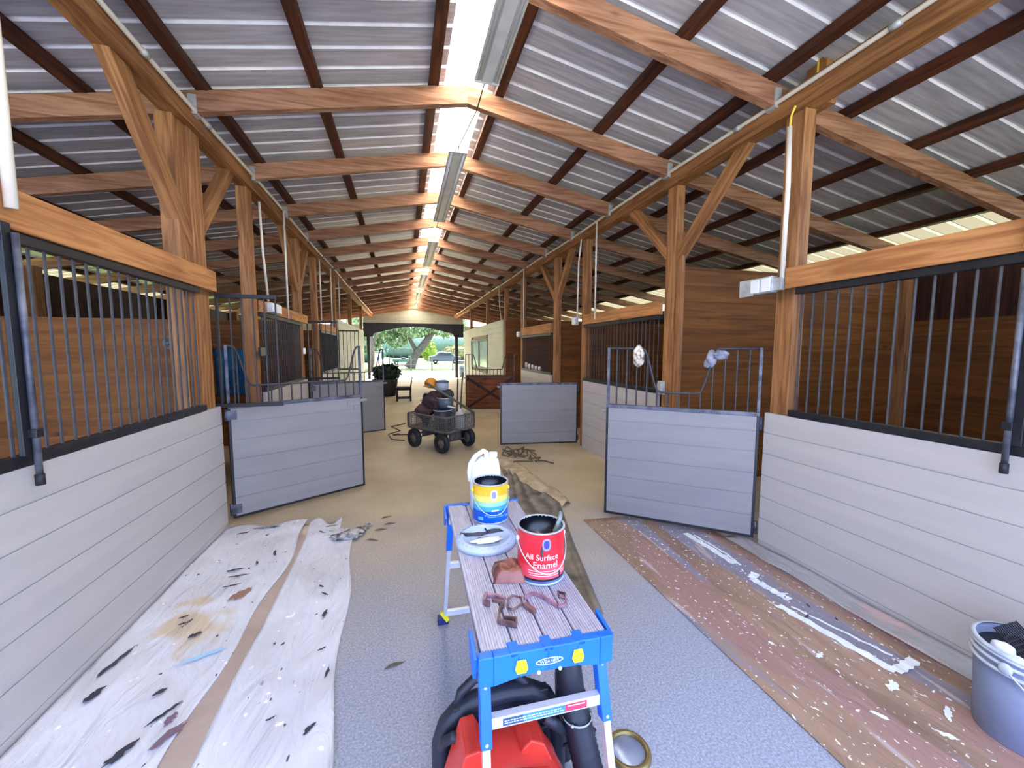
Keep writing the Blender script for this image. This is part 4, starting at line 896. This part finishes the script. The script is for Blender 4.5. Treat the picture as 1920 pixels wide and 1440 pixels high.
# ================================================================== backpack blower
BL = thing('leaf_blower', 'orange-red and black backpack leaf blower on the floor under the platform', 'leaf blower', (.30, 1.2, 0))
ORG = mat('orange_red_shell', (226, 66, 50), .35, col2=(196, 44, 40), scale=5); BLK = mat('blower_black_plastic', (40, 44, 58), .5, col2=(28, 30, 40), scale=8)
def shell(b):
    n = 30; secs = [(1.02, .6), (1.045, .86), (1.10, 1.0), (1.20, 1.0), (1.235, .93)]; vs = []
    for y, k in secs:
        for i in range(n):
            q = 2*PI*i/n; x = .215*math.cos(q); zz = .20*math.sin(q)
            if zz > 0: x *= .92; zz *= 1+.10*math.cos(4*q+PI)*0
            vs.append((.295+x*k*1.0, y, .235+zz*k))
    b.smooth = True; b.add(vs, [(j*n+i, j*n+(i+1) % n, (j+1)*n+(i+1) % n, (j+1)*n+i) for j in range(len(secs)-1) for i in range(n)]+[tuple(range(n)), tuple((len(secs)-1)*n+i for i in range(n))]); b.smooth = False
part('fan_housing', ORG, BL, shell)
part('engine_cover', ORG, BL, lambda b: (b.prism([(.10, .30), (.155, .47), (.20, .475), (.235, .40), (.235, .33)], 'Y', 1.10, 1.235), b.prism([(.31, .36), (.335, .44), (.365, .465), (.41, .44), (.47, .30)], 'Y', 1.10, 1.235), b.tube([(.12, 1.06, .35), (.20, 1.05, .41), (.30, 1.045, .425), (.40, 1.05, .395), (.47, 1.06, .31)], .018, 10)), .008)
for x, z_ in ((.165, .43), (.195, .37), (.36, .40), (.41, .36), (.455, .30)): part('screw', GALV, BL, lambda b: b.blob((x, 1.075 if z_ < .42 else 1.12, z_), (.006, .005, .006), 0, 0, 8, 6))
def frame(b):
    b.smooth = False
    out = [(.10, .0), (.10, .36), (.15, .44), (.22, .475), (.42, .475), (.49, .42), (.53, .33), (.53, .0)]
    b.tube([(.10, 1.30, .0), (.10, 1.30, .20), (.10, 1.30, .33), (.12, 1.30, .39), (.16, 1.30, .43), (.22, 1.30, .455), (.32, 1.30, .46), (.42, 1.30, .45), (.48, 1.30, .415), (.515, 1.30, .35), (.53, 1.30, .25), (.53, 1.30, 0)], .036, 10)
    b.lohi((.12, 1.28, .03), (.51, 1.315, .40)); b.lohi((.14, 1.275, .38), (.49, 1.31, .46))
    for k in range(5): b.lohi((.14, 1.262, .12+k*.06), (.49, 1.282, .145+k*.06))
    b.tube([(.10, 1.27, .34), (.105, 1.24, .39), (.13, 1.22, .42), (.17, 1.215, .40)], .018, 8); b.tube([(.53, 1.27, .30), (.52, 1.2, .36), (.47, 1.18, .42), (.44, 1.19, .44)], .02, 8)
part('back_frame', BLK, BL, frame, .006)
part('carry_handle', BLK, BL, lambda b: b.tube([(.15, 1.30, .44), (.17, 1.31, .49), (.22, 1.315, .525), (.29, 1.32, .535), (.36, 1.315, .52), (.405, 1.305, .48), (.42, 1.30, .45)], [.014]+[.017]*5+[.014], 10))
part('strap_buckle', BLK, BL, lambda b: (b.box((.635, 1.24, .28), (.04, .012, .045), Matrix.Rotation(.7, 3, 'Y')), b.tube([(.52, 1.28, .2), (.58, 1.26, .24), (.63, 1.245, .27)], .005, 6)))
def hose(b):
    P_ = [(.60, 1.10, .06), (.60, 1.12, .18), (.58, 1.16, .30), (.565, 1.20, .40), (.56, 1.235, .47)]; pts = []; rs = []
    for i in range(len(P_)-1):
        for k in range(12):
            q = k/12; pts.append(tuple(P_[i][j]+(P_[i+1][j]-P_[i][j])*q for j in range(3))); rs.append(.052 if k % 2 else .046)
    b.tube(pts, rs, 18)
part('corrugated_hose', BLK, BL, hose)
part('elbow', BLK, BL, lambda b: (b.tube([(.56, 1.235, .46), (.558, 1.26, .54), (.56, 1.28, .60)], [.05, .048, .043], 16), b.tube([(.56, 1.28, .59), (.53, 1.29, .62), (.46, 1.30, .615), (.40, 1.31, .59), (.33, 1.33, .60)], [.042, .035, .025, .024, .022], 12)))
part('hose_clamp', GALV, BL, lambda b: (b.lathe([(.053, -.004), (.0545, 0), (.053, .004)], (.567, 1.20, .41), 24), b.blob((.53, 1.155, .415), (.006, .006, .006), 0, 0, 8, 6)))
part('blow_tube', BLK, BL, lambda b: b.tube([(.56, 1.28, .60), (.57, 1.33, .45), (.585, 1.36, .25), (.60, 1.38, .05)], [.036, .034, .032, .030], 14))

# paint can lid on the floor
b = None
t = thing('can_lid', 'gold-rimmed metal paint can lid on the concrete by the platform leg', 'can lid', (.885, 1.36, .001))
GOLD = mat('gold_lacquer', (150, 132, 84), .35, .6, col2=(120, 104, 66), scale=9)
lpart('rim', GOLD, t, lambda b: b.lathe([(.068, .002), (.070, .014), (.078, .018), (.086, .016), (.093, .007), (.093, .0), (.086, .0)], n=44)); lpart('disc', mat('pale_metal_disc', (176, 186, 206), .3, .5, col2=(150, 164, 200), scale=6), t, lambda b: b.lathe([(.001, .005), (.068, .004), (.070, .002), (.001, 0)], n=36))

# ================================================================== grey bucket at the right
BK = thing('bucket', 'grey plastic paint bucket with a roller screen at the right edge', 'bucket', (2.60, .965, .005))
BUC = mat('grey_bucket_plastic', (130, 140, 166), .45, col2=(116, 126, 154), scale=5); BRIM = mat('pale_bucket_rim', (206, 214, 222), .4, col2=(170, 180, 196), scale=14)
lpart('body', BUC, BK, lambda b: b.lathe([(.001, 0), (.128, 0), (.132, .004), (.150, .36), (.144, .36), (.127, .012), (.001, .012)], n=44))
lpart('rim', BRIM, BK, lambda b: [b.lathe([(.149, z), (.158, z+.002), (.158, z+.010), (.149, z+.012)], n=44) for z in (.285, .315, .342)]+[b.lathe([(.144, .352), (.157, .352), (.157, .366), (.144, .366)], n=44)])
lpart('dark_paint', mat('wet_dark_paint', (12, 13, 20), .25), BK, lambda b: b.lathe([(.001, .325), (.143, .325)], n=36))
def grid(b):
    R_ = Matrix.Rotation(-.9, 3, 'X'); c = Vector((.02, .02, .345))
    for k in range(12): b.box(c+Vector((-.07+k*.0127, 0, 0)), (.004, .004, .17), R_)
    for k in range(11): b.box(c+R_@Vector((0, 0, -.08+k*.016)), (.145, .004, .004), R_)
lpart('roller_screen', BLACK, BK, grid)
lpart('dried_paint', WHITE, BK, lambda b: (b.blob((-.075, .045, .335), (.03, .035, .035), .12, 3), b.blob((-.085, .0, .328), (.02, .03, .02), .12, 4)))
lpart('bail_handle', GALV, BK, lambda b: b.tube([(-.160*math.cos(q)*1.0, -.168*math.sin(q)-.0, .315-.16*math.sin(q)) for q in [PI*k/20 for k in range(21)]], .003, 6))
lpart('handle_grip', WHITE, BK, lambda b: b.tube([(-.160*math.cos(q), -.168*math.sin(q), .315-.16*math.sin(q)) for q in [PI*(8+k)/20 for k in range(5)]], .008, 8))
lpart('bail_ear', BRIM, BK, lambda b: b.blob((-.158, 0, .315), (.010, .02, .022), 0, 0, 10, 8))
lpart('paint_drip', SMEAR, BK, lambda b: (b.tube([(.006, -.152, .20), (-.03, -.148, .195)], .004, 6), b.tube([(-.10, -.112, .30), (-.1, -.108, .25)], .0035, 6)))

BK.scale = (1.13, 1.13, 1.13)

# ================================================================== garden cart with painter's gear
A_, B_, C_, D_ = Vector((.045, 7.12, 0)), Vector((.63, 6.36, 0)), Vector((1.16, 6.75, 0)), Vector((.575, 7.51, 0))
cen = (A_+C_)/2; ux = (B_-A_).normalized(); uy = (D_-A_).normalized(); ang = math.atan2(ux.y, ux.x); CL = (B_-A_).length; CW = (D_-A_).length
CT = thing('garden_cart', 'four-wheeled steel mesh garden cart loaded with painting gear', 'cart', (cen.x, cen.y, 0), None, ang)
CARTM = mat('cart_steel', (112, 108, 98), .6, .3, col2=(76, 72, 66), scale=14); MESHM = mat('cart_mesh', (96, 92, 84), .6, .3, col2=(130, 126, 116), scale=60)
hx, hy = CL/2, CW/2
lpart('bed', CARTM, CT, lambda b: (b.lohi((-hx, -hy, .335), (hx, hy, .355)), b.lohi((-hx*.8, -.03, .24), (hx*.8, .03, .335))))
def side(b, p, q):
    p = Vector(p); q = Vector(q); up = Vector((0,0,1))
    for z in (.365, .60): b.beam(p+up*z, q+up*z, .022, .022)
    n = int((q-p).length/.035)
    for k in range(n+1):
        c = p+(q-p)*k/n; w_ = .022 if k in (0, n) else .006; b.lohi((c.x-w_/2, c.y-w_/2, .36), (c.x+w_/2, c.y+w_/2, .60))
    for k in range(1, 7): b.beam(p+up*(.36+k*.034), q+up*(.36+k*.034), .005, .005)
for p, q in (((-hx, -hy, 0), (hx, -hy, 0)), ((hx, -hy, 0), (hx, hy, 0)), ((hx, hy, 0), (-hx, hy, 0)), ((-hx, hy, 0), (-hx, -hy, 0))): lpart('mesh_side', MESHM, CT, lambda b: side(b, p, q))
for sx_ in (-1, 1):
    lpart('axle', CARTM, CT, lambda b: (b.tube([(sx_*hx*.72, -hy*.95, .165), (sx_*hx*.72, hy*.95, .165)], .012, 8), b.lohi((sx_*hx*.72-.02, -.12, .165), (sx_*hx*.72+.02, .12, .335))))
    for sy in (-1, 1):
        wh = lpart('wheel', RUBBER, CT, lambda b: b.lathe([(.09, -.04), (.14, -.042), (.163, -.025), (.168, 0), (.163, .025), (.14, .042), (.09, .04)], (sx_*hx*.72, sy*hy*.93, .168), 28, Matrix.Rotation(PI/2, 3, 'X')))
        b = MB(); b.lathe([(.001, -.03), (.092, -.028), (.092, .028), (.001, .03)], (sx_*hx*.72, sy*hy*.93, .168), 20, Matrix.Rotation(PI/2, 3, 'X')); b.build('wheel_rim', CARTM, wh, local=True)
lpart('pull_handle', IRON, CT, lambda b: (b.tube([(-hx*.8, 0, .22), (-hx-.25, 0, .12), (-hx-.75, .0, .05)], .011, 6), b.tube([(-hx-.75, -.06, .05), (-hx-.82, -.06, .05), (-hx-.82, .06, .05), (-hx-.75, .06, .05), (-hx-.75, -.06, .05)], .009, 6)))
def cw(x, y, z): return Vector((cen.x, cen.y, 0))+ux*x+uy*y+Vector((0,0,z))
def cbucket(x, y, z, r, h, name, label, m, cat='bucket'):
    p = cw(x, y, z); t = thing(name, label, cat, p)
    lpart('body', m, t, lambda b: b.lathe([(.001, 0), (r*.86, 0), (r, h), (r*.94, h), (r*.84, .01), (.001, .01)], n=24)); lpart('rim', GALV, t, lambda b: b.lathe([(r*.99, h-.02), (r*1.05, h-.018), (r*1.05, h-.002), (r*.96, h)], n=24)); return t
DKB = mat('dark_bucket', (66, 62, 66), .5, col2=(48, 44, 50)); GBK = mat('blue_grey_bucket', (112, 122, 124), .5, col2=(88, 98, 102))
cbucket(.20, -.14, .357, .15, .34, 'bucket', 'dark five-gallon bucket standing in the near corner of the cart', DKB)
cbucket(.10, .02, .357+.345, .145, .18, 'bucket', 'blue-grey bucket stacked on top of the others in the cart', GBK)
cbucket(.0, .17, .357, .14, .34, 'bucket', 'bucket half hidden in the middle of the cart', GBK)
t = thing('jug', 'pale round-shouldered jug at the near side of the cart', 'jug', cw(.36, .10, .357)); lpart('body', mat('pale_jug', (205, 200, 190), .4), t, lambda b: b.lathe([(.001, 0), (.075, 0), (.08, .01), (.08, .22), (.055, .28), (.025, .30), (.025, .32), (.001, .32)], n=20)); lpart('cap', WHITE, t, lambda b: b.lathe([(.028, .30), (.028, .335), (.001, .337)], n=14))
t = thing('cardboard_box', 'small pale torn box at the right end of the cart', 'box', cw(.30, .27, .357), None, ang); lpart('box', mat('pale_card', (206, 190, 168), .8, col2=(150, 130, 108), scale=20), t, lambda b: b.lohi((-.1, -.07, 0), (.1, .07, .26))); lpart('flap', mat('pale_card', (206, 190, 168), .8), t, lambda b: b.box((.02, -.09, .27), (.18, .08, .006), Matrix.Rotation(.5, 3, 'X')))
MAR = mat('maroon_cloth', (92, 62, 58), .9, col2=(60, 42, 42), scale=12, bump=.4)
b = MB(); b.blob(cw(-.16, .02, .80), (.19, .2, .17), .25, 5, 20, 14, 4); b.blob(cw(-.30, -.1, .62), (.16, .14, .14), .25, 8); o = b.build('jacket', MAR, None); tag(o, 'maroon-brown jacket bundled on top of the cart load', 'jacket')
b = MB(); b.blob(cw(-.36, -.02, .62), (.1, .16, .30), .2, 15); o = b.build('tool_bag', BLK, None); tag(o, 'black tool bag upright at the far end of the cart', 'bag')
b = MB(); b.blob(cw(-.02, .14, .92), (.14, .09, .09), .15, 19); o = b.build('backpack', mat('dark_grey_bag', (66, 64, 66), .8, col2=(44, 42, 44)), None); tag(o, 'dark grey bag behind the jacket on the cart', 'bag')
t = thing('hard_hat', 'orange hard hat on top of the pile in the cart', 'hard hat', cw(-.22, -.02, 1.055)); lpart('shell', mat('orange_hat', (236, 150, 40), .4), t, lambda b: (b.blob((0, 0, .05), (.115, .10, .09), 0, 0, 20, 12), b.lathe([(.10, .0), (.135, .002), (.135, .008), (.10, .012)], n=24))); lpart('ridge', mat('orange_hat', (236, 150, 40), .4), t, lambda b: b.tube([(-.1, 0, .09), (-.05, 0, .135), (0, 0, .147), (.05, 0, .135), (.1, 0, .09)], .009, 8))
t = thing('paint_pot', 'grey-blue round pot beside the orange hard hat', 'pot', cw(-.02, .06, 1.0)); lpart('body', mat('pale_grey_pot', (190, 198, 206), .5), t, lambda b: b.lathe([(.001, 0), (.10, 0), (.115, .12), (.105, .125), (.001, .125)], n=20)); lpart('lid', BLUE if False else mat('slate_blue_lid', (80, 104, 132), .5), t, lambda b: b.lathe([(.118, .125), (.118, .145), (.04, .17), (.001, .172)], n=20))
POLE = mat('dark_pole', (74, 66, 52), .6); PG = mat('green_grey_pole', (92, 92, 76), .6)
for p, q, r_, m_, lb in ((Vector((.33, 6.50, 1.17)), Vector((1.13, 6.60, .63)), .02, PG, 'long dull green pole slanting down across the cart load'), (cw(.26, .13, .50), cw(.12, .30, 1.26), .013, POLE, 'dark roller pole leaning up out of the cart, left of two'), (cw(.30, .16, .50), cw(.20, .34, 1.30), .013, POLE, 'dark roller pole leaning up out of the cart, right of two'), (cw(-.44, -.08, .80), cw(.36, -.02, .72), .014, CONDUIT, 'pale pole lying across the rim of the cart load')):
    o = part('roller_pole', m_, None, lambda b: b.tube([p, (p+q)/2+Vector((0,0,.01)), q], r_, 8)); tag(o, lb, 'pole')
p = cw(.12, .30, 1.26)
o = part('extension_cord', IRON, None, lambda b: b.tube([(-.02, 7.55, .012), (-.25, 7.7, .012), (-.33, 8.2, .012), (-.1, 8.5, .012), (-.3, 9.0, .012), (.0, 9.3, .012)], .010, 6)); tag(o, 'loose dark cord looping on the floor left of the cart', 'cord')

# ================================================================== far aisle things
t = thing('wooden_chair', 'small dark stool-like chair in the aisle beyond the cart', 'chair', (-.02, 13.6, 0))
DW = mat('dark_chair_wood', (58, 46, 38), .6, col2=(40, 32, 28))
part('seat', DW, t, lambda b: b.lohi((-.27, 13.4, .42), (.22, 13.82, .47)), .01)
for x in (-.24, .19):
    for y in (13.44, 13.78): part('leg', DW, t, lambda b: b.lohi((x-.03, y-.03, 0), (x+.03, y+.03, .42)))
part('apron', DW, t, lambda b: (b.lohi((-.24, 13.41, .08), (.19, 13.44, .16)), b.lohi((-.24, 13.41, .36), (.19, 13.44, .42))))
part('armrest', DW, t, lambda b: (b.tube([(.19, 13.44, .45), (.23, 13.5, .66), (.25, 13.6, .78)], .02, 6), b.tube([(-.25, 13.78, .45), (-.28, 13.8, .6), (-.22, 13.8, .72)], .02, 6)))
GRN = mat('dark_leaves', (40, 62, 34), .7, col2=(22, 34, 22), scale=9)
def leafcloud(b, c, d, n, s, seed):
    r = random.Random(seed)
    for _ in range(n):
        v = Vector((r.gauss(0, 1), r.gauss(0, 1), r.gauss(0, 1))).normalized()*r.uniform(.55, 1)**.6; p = Vector(c)+Vector((v.x*d[0], v.y*d[1], v.z*d[2]))
        R_ = Euler((r.uniform(0, 6), r.uniform(0, 6), r.uniform(0, 6))).to_matrix(); k = s*r.uniform(.6, 1.3)
        b.add([p+R_@Vector((-k, -k*.5, 0)), p+R_@Vector((k, -k*.5, 0)), p+R_@Vector((k, k*.5, 0)), p+R_@Vector((-k, k*.5, 0))], [(0,1,2,3)])
t = thing('potted_plant', 'dark bushy potted plant on the left side of the far aisle', 'plant', (-.72, 15.2, 0))
part('foliage', GRN, t, lambda b: (leafcloud(b, (-.62, 15.2, .85), (.50, .45, .30), 700, .07, 3), b.blob((-.62, 15.2, .8), (.42, .38, .25), .2, 2)))
part('pot', mat('dark_pot', (32, 32, 34), .7), t, lambda b: b.lathe([(.001, 0), (.36, 0), (.46, .6), (.42, .62), (.001, .6)], (-.68, 15.2, 0), 20))

# ================================================================== outside
BARK = mat('grey_bark', (92, 86, 78), .9, col2=(62, 58, 52), scale=8, bump=.5)
LEAFM = mat('sunlit_leaves', (140, 162, 124), .6, col2=(92, 118, 84), scale=1.5)
t = thing('tree', 'big spreading tree with a leaning forked trunk beyond the opening', 'tree', (.6, 38, -.05))
part('trunk', BARK, t, lambda b: (b.tube([(.5, 38, -.06), (.75, 38, .5), (1.0, 38, 1.1), (1.8, 38, 2.1), (2.5, 38, 3.1), (3.3, 38, 4.0), (4.6, 38.3, 5.4)], [.55, .42, .38, .34, .28, .22, .1], 12), b.tube([(2.1, 38, 2.5), (2.3, 38, 3.6), (1.6, 38, 5.2)], [.26, .2, .1], 10), b.tube([(1.2, 38, 1.4), (.4, 37.8, 3.0), (-1.0, 37.6, 4.8)], [.22, .15, .08], 10)))
part('foliage', LEAFM, t, lambda b: [leafcloud(b, c, d, n, .16, i) for i, (c, d, n) in enumerate((((-2.2, 38, 3.9), (2.6, 2, 1.5), 2300), ((.6, 38, 4.2), (2.6, 2, 1.5), 2300), ((4.0, 38, 4.3), (2.0, 2, 1.5), 1500), ((-3.3, 38.5, 2.5), (1.5, 1.2, 1.2), 900), ((-.6, 38.5, 2.6), (1.0, 1, .7), 350)))])
t = thing('tree', 'thin pale tree at the left of the far opening', 'tree', (-3.2, 34, -.05)); part('trunk', BARK, t, lambda b: (b.tube([(-2.6, 34, -.06), (-2.4, 34, 2), (-2.9, 34, 4.6)], [.2, .16, .1], 8), b.tube([(-2.4, 34, 1.8), (-1.9, 34, 3.6)], [.12, .07], 8))); part('foliage', LEAFM, t, lambda b: leafcloud(b, (-2.9, 34.2, 4.3), (1.6, 1.2, 1.3), 700, .14, 22))
def bush(x, y, d, label, m, seed):
    o = MB(); leafcloud(o, (x, y, d[2]*1.05+.02), d, 700, .16, seed); o.blob((x, y, d[2]*.9-.03), (d[0]*.85, d[1]*.85, d[2]*.9), .2, seed)
    q = o.build('bush', m, None, (x, y, 0)); tag(q, label, 'bush')
bush(3.6, 60, (1.2, 1.2, 1.5), 'yellow-green shrub right of the tree trunk', mat('lime_leaves', (126, 142, 40), .7, col2=(96, 120, 30)), 4)
bush(9.0, 66, (3.0, 1.5, 1.2), 'low yellowish hedge on the right beyond the lawn', mat('pale_yellow_leaves', (140, 130, 84), .7, col2=(100, 104, 60)), 5)
bush(-5.0, 56, (3.0, 1.5, 1.4), 'blue-green shrubs left of the tree trunk', mat('blue_green_leaves', (70, 104, 92), .7, col2=(48, 80, 70)), 6)
bush(2.0, 88, (22, 4, 3.2), 'pale row of distant trees closing the view', mat('hazy_leaves', (116, 136, 120), .8, col2=(92, 114, 100)), 7)
t = thing('golf_cart', 'small dark-roofed golf cart parked on the drive by the tree', 'golf cart', (.1, 46, -.05))
part('roof', BLK, t, lambda b: b.lohi((-1.2, 45.4, 1.75), (.9, 46.6, 1.83)), .03); part('body', mat('teal_body', (52, 100, 92), .5), t, lambda b: (b.lohi((-1.2, 45.4, .3), (.9, 46.6, .62)), b.lohi((.5, 45.4, .6), (.95, 46.6, .95))), .04)
part('seat', BLK, t, lambda b: (b.lohi((-.3, 45.5, .62), (.2, 46.5, .8)), b.lohi((-.4, 45.5, .8), (-.25, 46.5, 1.25))), .03)
for x in (-1.1, .8):
    for y in (45.45, 46.5): part('roof_post', BLK, t, lambda b: b.tube([(x, y, .6), (x*.95, y, 1.76)], .025, 6))
for x in (-.8, .6):
    for y in (45.4, 46.6): part('wheel', RUBBER, t, lambda b: b.lathe([(.1, -.09), (.24, -.09), (.25, 0), (.24, .09), (.1, .09)], (x, y, .205), 18, Matrix.Rotation(PI/2, 3, 'X')))
t = thing('car', 'blue-grey parked car low beyond the lawn right of the trunk', 'car', (4.3, 50, -.05))
CARM = mat('blue_grey_car', (60, 70, 92), .3, .2)
part('body', CARM, t, lambda b: b.prism([(3.0, .25), (6.8, .25), (6.8, .8), (6.0, .9), (5.6, 1.35), (4.2, 1.4), (3.7, .95), (3.0, .85)], 'Y', 49.2, 50.8), .06); part('window', BLK, t, lambda b: b.prism([(3.95, .95), (5.85, .95), (5.5, 1.28), (4.3, 1.32)], 'Y', 49.17, 49.195))
for x in (3.7, 6.1): part('wheel', RUBBER, t, lambda b: b.lathe([(.1, -.1), (.3, -.1), (.3, .1), (.1, .1)], (x, 49.25, .25), 18, Matrix.Rotation(PI/2, 3, 'X')))
t = thing('barrel', 'blue plastic barrel beside the right post of the far opening', 'barrel', (3.55, 24.9, 0)); part('body', mat('dull_blue_barrel', (70, 96, 120), .5), t, lambda b: b.lathe([(.001, 0), (.28, 0), (.31, .2), (.31, .5), (.28, .72), (.001, .72)], (3.62, 24.9, 0), 24)); part('hoop', BLK, t, lambda b: [b.lathe([(.31, z), (.325, z+.015), (.31, z+.03)], (3.62, 24.9, 0), 24) for z in (.2, .48)])
t = thing('mailbox', 'dark box on a post outside the right of the opening', 'mailbox', (4.0, 27, 0)); part('box', BLK, t, lambda b: b.lohi((3.55, 26.9, .72), (4.1, 27.3, .95)), .02); part('post', BLK, t, lambda b: b.lohi((3.78, 27.05, -.02), (3.86, 27.13, .72)))
t = thing('rack', 'pale display stand with blue and pink cloths at the left of the opening', 'stand', (-1.5, 26, 0)); part('frame', IRON, t, lambda b: (b.tube([(-1.78, 26, 0), (-1.78, 26, 1.6)], .02, 6), b.tube([(-1.28, 26, 0), (-1.28, 26, 1.7)], .025, 6), b.tube([(-1.78, 26, 1.55), (-1.28, 26, 1.55)], .02, 6)))
part('blue_cloth', mat('pale_blue_cloth', (150, 180, 214), .9, col2=(110, 140, 180)), t, lambda b: b.lohi((-1.74, 25.96, .85), (-1.34, 26.04, 1.5)), .03); part('pink_cloth', mat('pale_pink_cloth', (216, 190, 186), .9), t, lambda b: b.lohi((-1.72, 25.95, .3), (-1.36, 26.05, .85)), .03)
for i, x in enumerate((-1.1, .55, 2.2, 3.9)):
    o = part('fence_post', mat('grey_fence', (84, 84, 78), .8), None, lambda b: b.lohi((x-.05, 32.95, -.06), (x+.05, 33.05, 1.1))); tag(o, 'slim grey fence post on the lawn edge, %s from the left' % ['first', 'second', 'third', 'fourth'][i], 'fence post')
o = part('fence_rail', MATS['grey_fence'], None, lambda b: [b.lohi((-1.05, 32.96, z), (3.85, 32.99, z+.05)) for z in (.45, .9)]); tag(o, 'pair of thin rails on the lawn fence beyond the opening', 'fence')

# pale jars and small items standing on the far right rail
for i, (y, h_) in enumerate(((9.55, .16), (9.3, .13), (9.05, .12), (8.8, .10), (8.55, .09))):
    t = thing('jar', 'pale small jar on the third right rail, %s from the far end' % ['first', 'second', 'third', 'fourth', 'fifth'][i], 'jar', (XR+.02, y, 1.223), 'jars on the third right rail')
    lpart('glass', mat('pale_jar', (210, 206, 196), .4), t, lambda b: b.lathe([(.001, 0), (.04, 0), (.042, h_*.8), (.03, h_*.9), (.03, h_), (.001, h_)], n=14))
o = part('mirror_tag', WHITE, None, lambda b: b.lohi((XL+.05, 7.35, 1.62), (XL+.03, 7.45, 1.72))); o.name = 'wall_hook'; tag(o, 'tiny bright white hook on the second left grille', 'hook')
